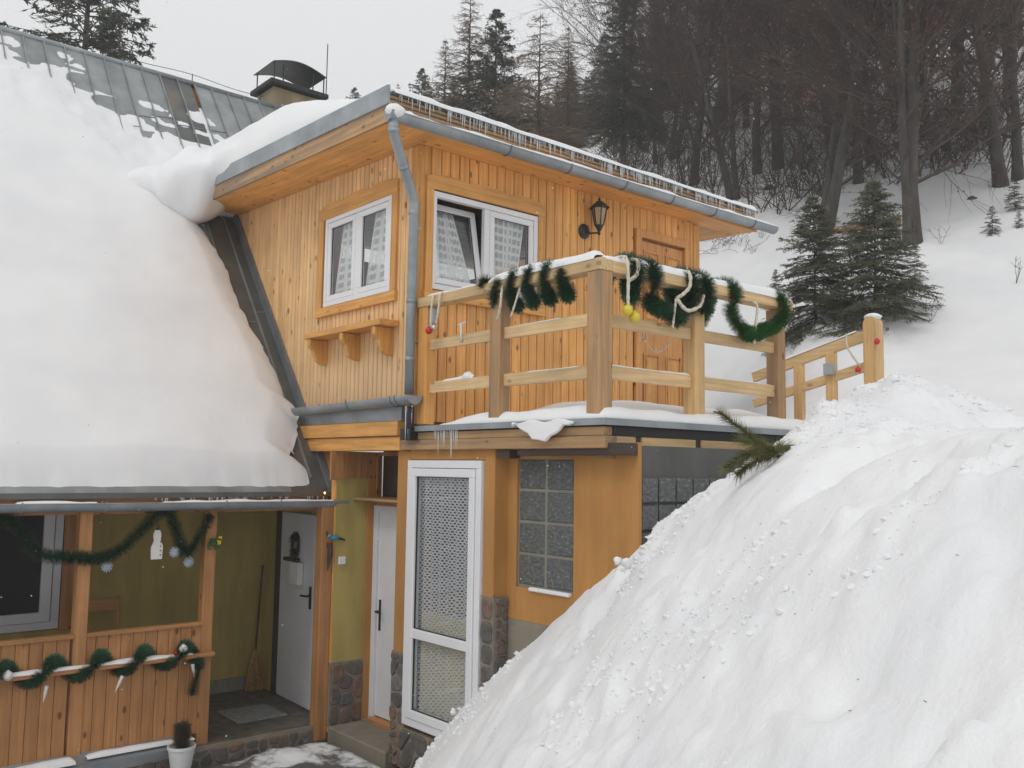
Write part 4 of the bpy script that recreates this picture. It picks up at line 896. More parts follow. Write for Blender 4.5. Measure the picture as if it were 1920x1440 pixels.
tag(B().tube([(-.03, -.68, 4.015), (-.03, -.80, 4.03)], .008, 6).tube([(-.03, -.73, 4.02), (-.03, -.735, 3.86)], [.012, .007], 6).build('frozen_drip', M['ice'], smooth=True), 'T shaped frozen white drip hanging on the upper middle rail', 'icicle')
for c, lb in (((3.0, -3.02, 3.95), 'red bauble on the right side of the stair end post'), ((2.98, -2.84, 3.70), 'red bauble at the left foot of the stair end post')): bauble(c, .028, M['red'], lb)
b = B()
for i in range(14):
    t = i/13; b.sphere((.46+.34*t, -2.43, 3.78-.10*math.sin(math.pi*t)), .007, 6)
b.tube([(.46+.34*t, -2.43, 3.783-.10*math.sin(math.pi*t)) for t in np.linspace(0, 1, 14)], .0015, 4)
tag(b.build('bead_string', M['silver'], smooth=True), 'little string of beads hanging under the front middle rail', 'bead string')

# porch decorations
pth = smoothpath([(-3.6, 1.50, 2.30), (-3.05, 1.5, 2.24), (-2.85, 1.50, 1.98), (-2.6, 1.50, 1.92), (-2.2, 1.50, 1.93), (-1.82, 1.50, 2.29), (-1.72, 1.50, 2.28), (-1.58, 1.50, 1.95), (-1.50, 1.50, 1.93), (-1.32, 1.50, 2.26)], 10)
tag(garland(B(), pth, .075, 3800, 6).build('garland', M['tinsel'], fixn=False), 'green tinsel garland swagged under the porch gutter', 'garland')
pth = [(-1.42-1.9*a/(10*math.pi), 1.49+.085*math.cos(a), .965+.075*math.sin(a)) for a in np.linspace(0, 10*math.pi, 150)]
pth = [(-1.47, 1.40, .60), (-1.44, 1.40, .72), (-1.40, 1.41, .85)]+pth
tag(garland(B(), pth, .068, 3800, 7).build('garland', M['tinsel'], fixn=False), 'green tinsel garland spiralling along the porch parapet shelf', 'garland')
strip('shelf_snow', (-7, 1.49, .96), (-1.45, 1.49, .96), .09, .022, 40, label='thin snow on the porch parapet shelf')
strip('ledge_snow', (-7, 1.47, .165), (-2.45, 1.47, .165), .12, .05, 41, label='snow on the sheet metal ledge left of the middle porch post'); strip('ledge_snow', (-2.35, 1.49, .18), (-1.4, 1.49, .18), .10, .04, 42, label='snow on the sheet metal ledge behind the flower pot')
for xx, zz, an, lb in ((-2.72, .86, .1, 'white glass icicle left of the middle porch post'), (-2.1, .86, .3, 'white glass icicle right of the middle porch post'), (-1.47, .88, -.15, 'white glass icicle by the hanging garland end')):
    tag(B().tube([(xx, 1.41, zz), (xx-an*.1, 1.41, zz-.07), (xx-an*.2, 1.41, zz-.14)], [.017, .012, .001], 6).build('icicle_ornament', M['paper']), lb, 'ornament')
bauble((-1.56, 1.42, 1.03), .04, M['paper'], 'white ball on the shelf garland with a red bow'); bauble((-1.63, 1.42, 1.0), .02, M['red'], 'tiny red ball beside the white ball'); bauble((-3.02, 1.42, .98), .04, M['paper'], 'white ball at the left end of the shelf garland')
for (xx, zz), lb in (((-2.26, 1.82), 'pale blue ornament below the garland right of the middle post'), ((-1.66, 1.92), 'pale blue ornament beside the paper snowman'), ((-1.52, 1.82), 'pale blue ornament at the lowest point of the right garland swag')):
    b = B(); c = (xx, 1.49, zz)
    for q in range(6):
        a = q*math.pi/6; b.tube([(xx-.05*math.cos(a), 1.49, zz-.05*math.sin(a)), (xx+.05*math.cos(a), 1.49, zz+.05*math.sin(a))], .006, 5)
    tag(b.build('snowflake_ornament', M['bluew']), lb, 'ornament')
b = B(); b.prism([(-1.87, 1.50, 1.86), (-1.77, 1.50, 1.86), (-1.765, 1.50, 1.98), (-1.79, 1.50, 2.03), (-1.785, 1.50, 2.09), (-1.80, 1.50, 2.13), (-1.845, 1.50, 2.13), (-1.86, 1.50, 2.08), (-1.85, 1.50, 2.03), (-1.875, 1.50, 1.97)], (0, .012, 0))
sn = b.build('snowman_ornament', M['paper']); tag(sn, 'white paper snowman hanging in the porch opening', 'ornament')
b = B(); [b.sphere((-1.79, 1.493, z), .007, 6) for z in (1.9, 1.94, 1.98, 2.02)]; b.prism([(-1.84, 1.492, 2.13), (-1.80, 1.492, 2.13), (-1.82, 1.492, 2.18)], (0, .014, 0)); b.build('buttons_and_hat', M['black'], sn)
b = B(); r_ = random.Random(3)
for q in range(26): b.sphere((-1.27+r_.uniform(-.05, .05), 1.50+r_.uniform(-.02, .02), 1.98+r_.uniform(-.05, .05)), .014, 6, (1, .7, 1.3))
tag(b.build('flower_bunch', M['tinselb']), 'green and yellow flower bunch pinned to the right porch post', 'flowers'); 
b = B(); [b.sphere((-1.235+r_.uniform(-.02, .02), 1.47, 2.01+r_.uniform(-.03, .03)), .013, 6) for q in range(6)]; o = b.build('yellow_blossom', M['gold']); o.parent = [x for x in COL.objects if x.name == 'flower_bunch'][0]
bird = empty('bird_figure', (-.03, 1.37, 2.0), 'small blue bird figure on the corner porch post', 'ornament')
b = B(); b.sphere((-.035, 1.37, 2.0), .04, 14, (1.3, .8, .75)); b.sphere((-.085, 1.37, 2.022), .022, 12); b.build('body', M['bird'], bird, smooth=True)
b = B(); b.tube([(.0, 1.37, 1.995), (.04, 1.37, 1.985), (.09, 1.37, 1.97)], [.018, .012, .008], 6); b.build('tail', M['black'], bird); B().tube([(-.10, 1.37, 2.02), (-.125, 1.37, 2.015)], [.008, .001], 6).build('beak', M['gold'], bird)
tag(B().tube([(-.08, 1.38, 1.95), (-.085, 1.37, 1.82), (-.10, 1.38, 1.66)], [.02, .028, .004], 8).build('carved_branch', M['darkbeam']), 'dark wooden twig holder below the blue bird', 'ornament')
# pot, broom, mat, wreath, letter box
pot = empty('flower_pot', (-1.62, 1.20, 0), 'white flower pot with a small dry conifer in front of the porch', 'flower pot')
B().lathe((-1.62, 1.20, 0), [(.085, 0), (.115, .20), (.125, .20), (.125, .225), (.11, .225), (.105, .19)], 24).build('pot', M['pot'], pot)
b = B(); garland(b, [(-1.62, 1.20, .2), (-1.62, 1.20, .30), (-1.62, 1.20, .42)], .085, 9000, 8); b.build('conifer', M['soil'], pot, fixn=False)
br = empty('broom', (.0, 3.15, .1), 'straw broom standing against the porch wall beside the white door', 'broom')
B().tube([(-.02, 3.16, .55), (.06, 3.22, 1.55)], .013, 8).build('handle', M['darkbeam'], br)
b = B()
for q in range(70):
    a = random.uniform(-1, 1); c = random.uniform(-.5, .5); b.tube([(-.02+a*.015, 3.16+c*.02, .58), (-.03+a*.07, 3.15+c*.05, .35), (-.03+a*.11+.01, 3.14+c*.07, .11)], .006, 4, False)
b.build('bristles', M['straw'], br, fixn=False)
tag(B().box(-.75, -.2, 1.95, 2.5, .101, .118).build('doormat', M['mat'], bevel=.004), 'grey doormat on the porch floor in front of the white door', 'doormat')
b = B(); garland(b, [(.06+.0, 2.42+.07*math.cos(a), 1.84+.11*math.sin(a)) for a in np.linspace(0, 2*math.pi, 30)], .05, 2500, 9)
tag(b.build('door_wreath', M['soil'], fixn=False), 'dark oval wreath hanging on the white porch door', 'wreath')
tag(B().box(.0, .065, 2.22, 2.42, 1.42, 1.66).build('notice_sheet', M['paper']), 'white notice pocket on the porch door below the wreath', 'notice'); tag(B().box(.02, .075, 2.32, 2.62, 1.66, 1.70).build('letter_shelf', M['darkbeam']), 'small dark wooden bar above the notice on the porch door', 'shelf')
cr = empty('chair', (-1.9, 2.6, .1), 'wooden chair back showing above the porch parapet', 'chair')
for dx in (0, .42):
    B().tube([(-2.1+dx, 2.85, .1), (-2.1+dx, 2.88, .6), (-2.1+dx, 2.95, 1.36)], .018, 8).build('back_leg', M['porch'], cr); B().tube([(-2.1+dx, 2.45, .1), (-2.1+dx, 2.45, .54)], .018, 8).build('front_leg', M['porch'], cr)
B().box(-2.13, -1.65, 2.42, 2.88, .54, .57).build('seat', M['porchx'], cr); B().box(-2.1, -1.68, 2.91, 2.93, 1.22, 1.34).build('backrest', M['porchx'], cr)
lm = bpy.data.materials.new('lit_bulb'); lm.use_nodes = True; e_ = lm.node_tree.nodes['Principled BSDF']; e_.inputs['Emission Color'].default_value = (1, .28, .05, 1); e_.inputs['Emission Strength'].default_value = 6
tag(B().sphere((-.10, 1.50, 2.46), .016, 10).build('fairy_light', lm), 'tiny glowing orange bulb under the corner of the porch eave', 'light')

# pine sprig stuck in the bank
def needle_branch(b, path, r_, nl, dens, seed, fwd=.5, sag=0):
    g = np.random.default_rng(seed); path = np.asarray(path, float); b.tube(path, np.linspace(r_, r_*.35, len(path)), 5)
    seg = np.linalg.norm(np.diff(path, axis=0), axis=1); L_ = np.concatenate([[0], np.cumsum(seg)]); n = int(L_[-1]*dens); s = g.random(n)*L_[-1]
    P = np.stack([np.interp(s, L_, path[:, i]) for i in range(3)], 1); P2 = np.stack([np.interp(np.minimum(s+.02, L_[-1]), L_, path[:, i]) for i in range(3)], 1); P0 = np.stack([np.interp(np.maximum(s-.02, 0), L_, path[:, i]) for i in range(3)], 1)
    T = P2-P0; T /= np.linalg.norm(T, axis=1)[:, None]+1e-9; d = g.normal(size=(n, 3)); d -= T*(d*T).sum(1)[:, None]; d /= np.linalg.norm(d, axis=1)[:, None]
    d = d+T*fwd; d[:, 2] -= sag; d /= np.linalg.norm(d, axis=1)[:, None]; sd_ = np.cross(d, T); sd_ /= np.linalg.norm(sd_, axis=1)[:, None]+1e-9
    w = .0026; l = nl*(.7+.5*g.random(n))[:, None]
    b.add(np.stack([P-sd_*w, P+sd_*w, P+d*l], 1).reshape(-1, 3), np.arange(n*3).reshape(-1, 3).tolist())
def wp(px, py, dep): return CAM+ray(px, py)*dep
spg = B()
root = wp(1492, 892, 5.35); hub = wp(1450, 850, 5.30)
needle_branch(spg, smoothpath([root, wp(1475, 862, 5.33), hub], 5), .014, .07, 1300, 1, .4)
for i, (e1, e2) in enumerate(((wp(1400, 812, 5.3), wp(1347, 772, 5.32)), (wp(1410, 850, 5.15), wp(1358, 880, 5.1)), (wp(1420, 862, 5.2), wp(1382, 890, 5.15)), (wp(1465, 838, 5.35), wp(1490, 850, 5.4)), (wp(1425, 835, 5.4), wp(1385, 822, 5.5)))):
    needle_branch(spg, smoothpath([hub, e1, e2], 6), .007, .075, 1700, 10+i, .7)
tag(spg.build('pine_sprig', M['pine'], fixn=False), 'green pine sprig sticking out of the snow bank below the balcony', 'pine branch')
for i, (px, py, r_) in enumerate(((1160, 1052, .035), (1178, 1056, .045), (1195, 1045, .03), (1168, 1068, .05), (850, 1335, .03))):
    t_ = (-.1-CAM[0])/ray(px, py)[0]; c = CAM+ray(px, py)*t_
    tag(blob(B(), c, r_, (1, 1, .9), 20+i, 12, .4).build('snow_clod', M['snow'], smooth=True, loc=c), 'broken clod of snow lying at the top of the bank against the orange wall', 'snow clod', 'snow clods against the orange wall')

# crumbs and clods broken out of the bank, fallen needles
g = np.random.default_rng(91); tv = []; tf = []; nn_ = 0
phi = (1+5**.5)/2; ico = np.array([(-1,phi,0),(1,phi,0),(-1,-phi,0),(1,-phi,0),(0,-1,phi),(0,1,phi),(0,-1,-phi),(0,1,-phi),(phi,0,-1),(phi,0,1),(-phi,0,-1),(-phi,0,1)])/1.9
icf = np.array([(0,11,5),(0,5,1),(0,1,7),(0,7,10),(0,10,11),(1,5,9),(5,11,4),(11,10,2),(10,7,6),(7,1,8),(3,9,4),(3,4,2),(3,2,6),(3,6,8),(3,8,9),(4,9,5),(2,4,11),(6,2,10),(8,6,7),(9,8,1)])
cx = g.uniform(-4.2, 3.5, 45000); cy = g.uniform(-7.4, -.3, 45000)
dens_ = fbm(cx*1.3, cy*1.3, 101, 3)+.35*np.exp(-((cx-1.2)**2+(cy+4)**2)/2)+.25*np.exp(-(cx+.05)**2/.02); ok = (dens_ > .27) & (bankz(cy)+np.where(cx < 0, .9*cx, .45*cx) > .03) & ~inside(cx, cy); cx = cx[ok]; cy = cy[ok]
cz = H(cx, cy); rr_ = (.0035+.019*g.random(len(cx))**6)*np.clip(.5+.14*np.hypot(cx+4.9, cy+7.15), .5, 1.5); 
V_ = ico[None]*rr_[:, None, None]*g.uniform(.55, 1.3, (len(cx), 12, 1))*np.array([1, 1, .7]); V_ += np.stack([cx, cy, cz-rr_*.05], 1)[:, None]
b = B(); b.add(V_.reshape(-1, 3), (icf[None]+np.arange(len(cx))[:, None, None]*12).reshape(-1, 3).tolist()); tag(b.build('snow_crumbs', M['snow'], smooth=False, fixn=False), 'crumbs and small clods of broken snow scattered on the bank', 'snow crumbs', None, 'stuff')
b = B(); cx = g.uniform(-4.0, 2.5, 420); cy = g.uniform(-7.2, -2, 420); cz = H(cx, cy)
for x_, y_, z_ in zip(cx, cy, cz):
    if z_ < .3 or bankz(y_)+(.9*x_ if x_ < 0 else .45*x_) < .2: continue
    a = g.random()*6.28; l = g.uniform(.003, .008); b.obox((x_-l*math.cos(a), y_-l*math.sin(a), z_+.003), (x_+l*math.cos(a), y_+l*math.sin(a), z_+.004), .0013, .0013)
tag(b.build('fallen_needles', M['barkd'], fixn=False), 'dark needles and bark specks scattered on the snow bank', 'needles', None, 'stuff')

# ---------------------------------------------------------------- trees
class TB:
    """fast collector of 3-sided tapered sticks"""
    def __init__(s): s.V = []; s.F = []; s.n = 0
    def sticks(s, P, Q, r0, r1):
        P = np.asarray(P, float).reshape(-1, 3); Q = np.asarray(Q, float).reshape(-1, 3); n = len(P)
        if n == 0: return
        d = Q-P; d /= np.linalg.norm(d, axis=1)[:, None]+1e-9; a = np.cross(d, np.array([.3, .5, .81])); a /= np.linalg.norm(a, axis=1)[:, None]+1e-9; b = np.cross(d, a)
        r0 = np.broadcast_to(r0, (n,))[:, None]; r1 = np.broadcast_to(r1, (n,))[:, None]; vs = []
        for E_, r_ in ((P, r0), (Q, r1)):
            for k in range(3):
                t = k*2.0944; vs.append(E_+(a*math.cos(t)+b*math.sin(t))*r_)
        s.V.append(np.stack(vs, 1).reshape(-1, 3)); base = s.n+np.arange(n)[:, None]*6
        for k in range(3):
            s.F.append(base+np.array([k, (k+1) % 3, 3+(k+1) % 3, 3+k])[None])
        s.n += n*6
    def quads(s, C, U, Vv):
        n = len(C); s.V.append(np.stack([C-U, C-Vv, C+U, C+Vv], 1).reshape(-1, 3)); s.F.append(s.n+np.arange(n*4).reshape(-1, 4)); s.n += n*4
    def mesh(s, name, mat):
        v = np.concatenate(s.V).astype(np.float32); f = np.concatenate(s.F).astype(np.int32); me = bpy.data.meshes.new(name)
        me.vertices.add(len(v)); me.vertices.foreach_set('co', v.ravel()); me.loops.add(f.size); me.loops.foreach_set('vertex_index', f.ravel())
        me.polygons.add(len(f)); me.polygons.foreach_set('loop_start', np.arange(len(f), dtype=np.int32)*4); me.polygons.foreach_set('loop_total', np.full(len(f), 4, np.int32))
        me.update(calc_edges=True); me.materials.append(mat); return me
def curve_branch(p, d, L_, g, n=6, bendz=0., wig=.15):
    pts = [np.array(p, float)]; d = np.array(d, float); d /= np.linalg.norm(d)
    for i in range(n):
        d = d+g.normal(size=3)*wig; d[2] += bendz; d /= np.linalg.norm(d); pts.append(pts[-1]+d*L_/n)
    return np.array(pts)
def beech(seed, Ht=13, stems=2, leaves=5000, low=.09, spread=1.):
    g = np.random.default_rng(seed); tr = B(); tb = TB(); lf = TB(); tips = []
    for s_ in range(stems):
        an = g.random()*6.28; lean = .05+.10*g.random() if stems > 1 else .03
        T = curve_branch((.10*math.cos(an)*(stems > 1), .10*math.sin(an)*(stems > 1), -.4), (lean*math.cos(an), lean*math.sin(an), 1), Ht*g.uniform(.85, 1.), g, 16, .02, .05)
        r0 = (.125 if s_ == 0 else .09)*g.uniform(.85, 1.1); rad = r0*np.linspace(1, .12, 17)**.9; rad[0] *= 1.5; rad[1] *= 1.1; tr.tube(T, rad, 9, False)
        for i in range(int(46*spread)):
            t = low+(1-low)*g.random()**.85; k = t*16; a = int(min(k, 15)); p = T[a]+(T[a+1]-T[a])*(k-a); L1 = Ht*(.10+.26*(1-t))*g.uniform(.6, 1.2)*spread
            ph = g.random()*6.28; el = g.uniform(.25, 1.0); b1 = curve_branch(p, (math.cos(ph), math.sin(ph), el), L1, g, 7, .05, .13)
            rr = max(.008, rad[a]*.38)*np.linspace(1, .2, 8); tb.sticks(b1[:-1], b1[1:], rr[:-1], rr[1:])
            for j in range(12):
                q = g.uniform(.15, 1)*7; c = int(min(q, 6)); p2 = b1[c]+(b1[c+1]-b1[c])*(q-c); dm = b1[c+1]-b1[c]; dm /= np.linalg.norm(dm)
                b2 = curve_branch(p2, dm+g.normal(size=3)*.55+np.array([0, 0, .15]), L1*g.uniform(.2, .5), g, 4, .03, .18)
                r2 = np.linspace(.007, .0035, 5); tb.sticks(b2[:-1], b2[1:], r2[:-1], r2[1:])
                n3 = 8; qi = g.integers(0, 4, n3); P3 = b2[qi]+(b2[qi+1]-b2[qi])*g.random((n3, 1)); D3 = (b2[qi+1]-b2[qi]); D3 /= np.linalg.norm(D3, axis=1)[:, None]; D3 = D3+g.normal(size=(n3, 3))*.6
                D3 /= np.linalg.norm(D3, axis=1)[:, None]; Q3 = P3+D3*(L1*.16+.12)*g.uniform(.5, 1.3, (n3, 1)); M3 = (P3+Q3)/2+g.normal(size=(n3, 3))*.02
                tb.sticks(P3, M3, .0034, .0028); tb.sticks(M3, Q3, .0028, .0016); tips += [P3, M3, Q3]
    tips = np.concatenate(tips); C = tips[g.integers(0, len(tips), leaves)]+g.normal(size=(leaves, 3))*.03; Uv = g.normal(size=(leaves, 3)); Uv /= np.linalg.norm(Uv, axis=1)[:, None]
    Wv = np.cross(Uv, g.normal(size=(leaves, 3))); Wv /= np.linalg.norm(Wv, axis=1)[:, None]; lf.quads(C, Uv*.030, Wv*.02)
    me = tr.mesh('trunk'); me.materials.append(M['bark']); me.polygons.foreach_set('use_smooth', np.ones(len(me.polygons), bool))
    return [('trunk', me), ('branches', tb.mesh('branches', M['twig'])), ('leaves', lf.mesh('leaves', M['dryleaf']))]
def spruce(seed, Ht=14, Rb=2.2, low=.05, dense=1., fine=False, bare=False, gap=0., mat=None):
    g = np.random.default_rng(seed); tr = B(); tb = TB(); fol = TB()
    T = np.stack([np.zeros(13)+np.cumsum(g.normal(size=13)*.01), np.zeros(13)+np.cumsum(g.normal(size=13)*.01), np.linspace(-.3, Ht, 13)], 1); r0 = Ht*.0125; tr.tube(T, r0*np.linspace(1, .06, 13), 8, False)
    nw = int(Ht/(.30 if not fine else .058)*dense)
    for i in range(nw):
        t = low+(1-low)*(i+g.random()*.8)/nw; z = t*Ht; k = t*12; a = int(min(k, 11)); c = T[a]+(T[a+1]-T[a])*(k-a); prof = (1-t)**.8*(.35+.65*min(1, (t-low)/.12+.4))
        for j in range(int(5*(1 if not bare else .8))+1):
            if g.random() < gap: continue
            L1 = Rb*prof*g.uniform(.55, 1.12)+.06*Ht/14; ph = g.random()*6.28
            el = (-.25+.75*t+g.normal()*(.16 if fine else .06)) if not bare else (.15+.3*t); n = 8; b1 = [c]; d = np.array([math.cos(ph), math.sin(ph), el])
            for q in range(n):
                d = d/np.linalg.norm(d); b1.append(b1[-1]+d*L1/n); d = d+np.array([0, 0, (.05 if q > n*.5 else -.07) if not bare else (-.16 if q < 4 else .16)])+g.normal(size=3)*.05
            b1 = np.array(b1); rr = (1.7 if bare else 1)*max(.006, r0*.22*(1-t)+.006)*np.linspace(1, .25, n+1); tb.sticks(b1[:-1], b1[1:], rr[:-1], rr[1:])
            hor = np.cross(d/np.linalg.norm(d), (0, 0, 1)); hor /= np.linalg.norm(hor)+1e-9
            m_ = int((26 if not fine else 26)*max(.35, L1/(1.6 if not fine else .8))*(1 if not bare else .6)); q = g.uniform(.12, 1, m_)*n; ci = np.minimum(q.astype(int), n-1); P2 = b1[ci]+(b1[ci+1]-b1[ci])*(q-ci)[:, None]
            D1 = b1[ci+1]-b1[ci]; D1 /= np.linalg.norm(D1, axis=1)[:, None]; sg = np.where(g.random(m_) < .5, -1, 1)[:, None]
            D2 = D1*.8+hor*sg*g.uniform(.5, 1.1, (m_, 1))+np.array([0, 0, -1.])*g.uniform(.1, .7 if not fine else .25, (m_, 1)); D2 /= np.linalg.norm(D2, axis=1)[:, None]
            l2 = (1.25 if fine else 1)*(L1*.30*(1.15-q/n)+.07)*g.uniform(.6, 1.2, m_); Q2 = P2+D2*l2[:, None]
            if bare:
                tb.sticks(P2, Q2, .010, .004); P3 = P2+(Q2-P2)*g.random((m_, 1)); tb.sticks(P3, P3+g.normal(size=(m_, 3))*.12, .006, .003); continue
            tb.sticks(P2, Q2, .006 if not fine else .003, .003 if not fine else .0015)
            nk = 7 if not fine else 9
            w = .017 if not fine else .0055; nl = .075 if not fine else .034
            for e in range(nk):
                s_ = g.random((m_, 1)); P3 = P2+(Q2-P2)*s_; dn = g.normal(size=(m_, 3)); dn /= np.linalg.norm(dn, axis=1)[:, None]; dn = dn+D2*.9; dn /= np.linalg.norm(dn, axis=1)[:, None]
                sd_ = np.cross(dn, D2); sd_ /= np.linalg.norm(sd_, axis=1)[:, None]+1e-9; fol.quads(P3+dn*nl*.5, dn*nl, sd_*w)
    me = tr.mesh('trunk'); me.materials.append(M['barkd']); me.polygons.foreach_set('use_smooth', np.ones(len(me.polygons), bool))
    out = [('trunk', me), ('branches', tb.mesh('branches', M['larch'] if bare else M['barkd']))]
    if not bare: out.append(('foliage', fol.mesh('foliage', mat or M['spruce'])))
    return out
def plant(meshes, name, loc, rz, sc, label, cat, group=None, lean=(0, 0)):
    r_ = empty(name, loc, label, cat, group); r_.rotation_euler = (lean[0], lean[1], rz); r_.scale = (sc, sc, sc)
    for n_, me in meshes:
        o = bpy.data.objects.new(n_, me); COL.objects.link(o); o.parent = r_
    return r_
BE = [beech(1, 13, 2), beech(2, 14, 1, 4200), beech(3, 12, 3, 6000), beech(5, 13, 1, 8000, .10, 1.15)]
BEG = 'bare brown beech trees on the slope'
lead = ['bare beech with a thick grey trunk whose foot stands alone in open snow', 'tall beech rising behind the left small spruce', 'forked beech at the upper right edge of the slope', 'slim beech among the thicket above the roof end']
bl = [  # px, py of the foot, variant, scale, label
 (1715, 462, 2, 1.05, 'grey multi-stemmed beech whose foot stands in open snow right of the two small spruces'),
 (1530, 450, 0, 1.15, 'thick twin-stemmed beech rising straight behind the left small spruce'),
 (1880, 345, 1, 1.1, 'dark leaning beech near the right edge above the spruce saplings'),
 (1382, 372, 0, .95, 'beech with dense twigs just above the end of the extension roof'),
 (1908, 330, 3, 1.0, 'beech cut by the right frame edge behind the leaning beech'),
 (1610, 350, 3, 1.1, 'beech between the forked trunks higher up the slope')]
for i, (px, py, v_, sc, lb) in enumerate(bl):
    p = hit(px, py); plant(BE[v_], 'beech_tree', p, i*1.9, sc, lb, 'tree', BEG)
k = 0
for px, py in ((1300, 345), (1255, 300), (1420, 330), (1465, 318), (1560, 300), (1650, 300), (1735, 262), (1790, 250), (1840, 240), (1330, 255), (1400, 240), (1500, 232), (1590, 225), (1690, 205), (1800, 180), (1890, 200), (1225, 262), (1290, 215), (1460, 180), (1620, 160), (1750, 140), (1870, 130), (1180, 245), (1540, 140), (1360, 170), (1700, 110), (1240, 190), (1910, 90)):
    p = hit(px, py); d_ = np.linalg.norm(p-CAM)
    plant(BE[(k*7+1) % 4], 'beech_tree', p, k*2.3, 1.0+.06*(k % 4)+max(0, (d_-20))*.006, 'bare brown beech in the thicket filling the upper right slope', 'tree', 'beeches crowding the upper slope'); k += 1
# undergrowth of thin stems
g = np.random.default_rng(50); tb = TB()
for _ in range(330):
    px = 1150+750*g.random()**1.5; py = g.uniform(235, 330+max(0, 90-abs(px-1400)*.25)); p = hit(px, py)
    for s_ in range(3):
        b1 = curve_branch(p-np.array([0, 0, .1]), (g.normal()*.45, g.normal()*.45, 1), g.uniform(1., 3.), g, 6, .0, .13); rr = np.linspace(.016, .004, 7); tb.sticks(b1[:-1], b1[1:], rr[:-1], rr[1:])
        for j in range(7):
            q = g.integers(1, 6); b2 = curve_branch(b1[q], (g.normal(), g.normal(), .5), g.uniform(.25, .8), g, 3, .03, .2); tb.sticks(b2[:-1], b2[1:], .005, .003)
o = bpy.data.objects.new('undergrowth', tb.mesh('undergrowth', M['twig'])); COL.objects.link(o); tag(o, 'tangle of bare saplings and twigs under the beeches', 'undergrowth', None, 'stuff')
# conifers
SA = spruce(21, 15, 3.9, dense=1.1); SB = spruce(22, 13, 5.2, .04, 1.3); SG = spruce(23, 17, 3.7, .2, 1.2, gap=.2)
LA = spruce(31, 12, 6.4, .18, .95, bare=True); LB = spruce(32, 12, 4.0, .1, 1.5, bare=True)
def far(meshes, name, px, dist, ztop_px, Ht, lb, rz=0, grp=None):
    """stand a tree at the given distance on the terrain and size it to reach its real height"""
    d = ray(px, 700); P = CAM+d*dist; gz_ = float(H(P[0], P[1], False)); zt = (CAM+ray(px, ztop_px)*dist)[2]
    plant(meshes, name, (P[0], P[1], gz_), rz, max(.2, (zt-gz_)/Ht), lb, 'tree', grp)
far(SA, 'spruce_tree', 128, 24, -330, 15, 'large dark spruce rising behind the metal roof ridge at the left', 1.)
far(SG, 'spruce_tree', 1168, 30, -150, 17, 'tall dark spruce with a visible bare trunk behind the extension roof', 2.)
far(SG, 'spruce_tree', 1228, 33, -60, 17, 'second tall dark spruce close on the right of the tallest one', .4)
far(SB, 'spruce_tree', 918, 27, -15, 13, 'pointed spruce left of the bare larch', 1.3)
far(LA, 'larch_tree', 1003, 23, -10, 12, 'bare larch with curved branches between the spruces', .6)
far(LB, 'larch_tree', 868, 30, -60, 12, 'thin pale larch left of the pointed spruce', 2.6)
far(LB, 'larch_tree', 822, 30, 45, 12, 'short brownish larch at the left end of the wood', .9)
far(SB, 'spruce_tree', 778, 36, 105, 13, 'small spruce at the left end of the wood above the roof', .2)
far(LB, 'larch_tree', 1060, 32, 20, 12, 'pale larch in front of the tall dark spruces', 1.9)
far(SB, 'spruce_tree', 950, 44, 120, 13, 'spruce in the haze below the bare larch', 3.); far(SB, 'spruce_tree', 1075, 42, 150, 13, 'spruce in the haze left of the tall dark spruces', .3); far(LB, 'larch_tree', 895, 44, 130, 12, 'small larch in the haze beneath the pointed spruce', 1.2)
far(SB, 'spruce_tree', 648, 50, 143, 13, 'tiny spruce tip showing over the snow of the extension roof', .7); far(LB, 'larch_tree', 732, 46, 135, 12, 'thin bare tree tip just left of the roof corner', .7)
for i, (px, top) in enumerate(((795, 150), (840, 120), (875, 165), (935, 150), (965, 120), (1000, 150), (1040, 130), (1065, 90), (1095, 160), (1130, 30), (1200, 10), (1265, -20), (1110, 120), (1020, 170), (985, 190), (860, 170), (1150, 60), (1290, 20), (1400, -30), (1560, -40), (1720, -60), (1890, -30))):
    far((SA, SB)[i % 2], 'spruce_tree', px, 46+3*(i % 3), top, (15, 13)[i % 2], 'background spruce seen through the twigs of the wood', i*1.1, 'spruces in the back of the wood')
# small spruces beside the path
YS = spruce(41, 2.6, 1.5, .01, 1., fine=True, mat=M['yspruce']); YT = spruce(42, 2.8, 1.6, .01, 1., fine=True, mat=M['yspruce']); TY = spruce(44, 2.6, 1.25, .05, .42, fine=True, mat=M['yspruce'])
def at_ground(px, py): return hit(px, py, 6)
p = at_ground(1530, 602); h_ = (np.linalg.norm(p[:2]-CAM[:2]))*225/F/2.6; plant(YS, 'young_spruce', p, .5, h_*1.0, 'left of the two bushy young spruces behind the balcony', 'tree')
p = at_ground(1642, 605); h_ = (np.linalg.norm(p[:2]-CAM[:2]))*255/F/2.8; plant(YT, 'young_spruce', p, 1.5, h_, 'right of the two bushy young spruces, nearer the stair post', 'tree')
for (px, py, hp), lb in (((1716, 525, 62), 'thin spruce seedling right of the bushy young spruces'), ((1862, 440, 50), 'lone small spruce seedling in open snow'), ((1903, 400, 62), 'small spruce seedling at the right frame edge'), ((1912, 428, 30), 'lowest tiny seedling at the right frame edge'), ((1455, 560, 55), 'thin seedling left of the bushy young spruces')):
    p = at_ground(px, py); plant(TY, 'spruce_seedling', p, px, np.linalg.norm(p[:2]-CAM[:2])*hp/F/2.6, lb, 'seedling')
p = at_ground(1560, 450); q = at_ground(1690, 435)
b = B(); b.tube([p+np.array([0, 0, .18]), (p+q)/2+np.array([0, 0, .22]), q+np.array([0, 0, .2])], [.07, .09, .10], 9); tag(b.build('fallen_log', M['log'], smooth=True), 'broken fallen log leaning between the young spruces and the beech foot', 'log')
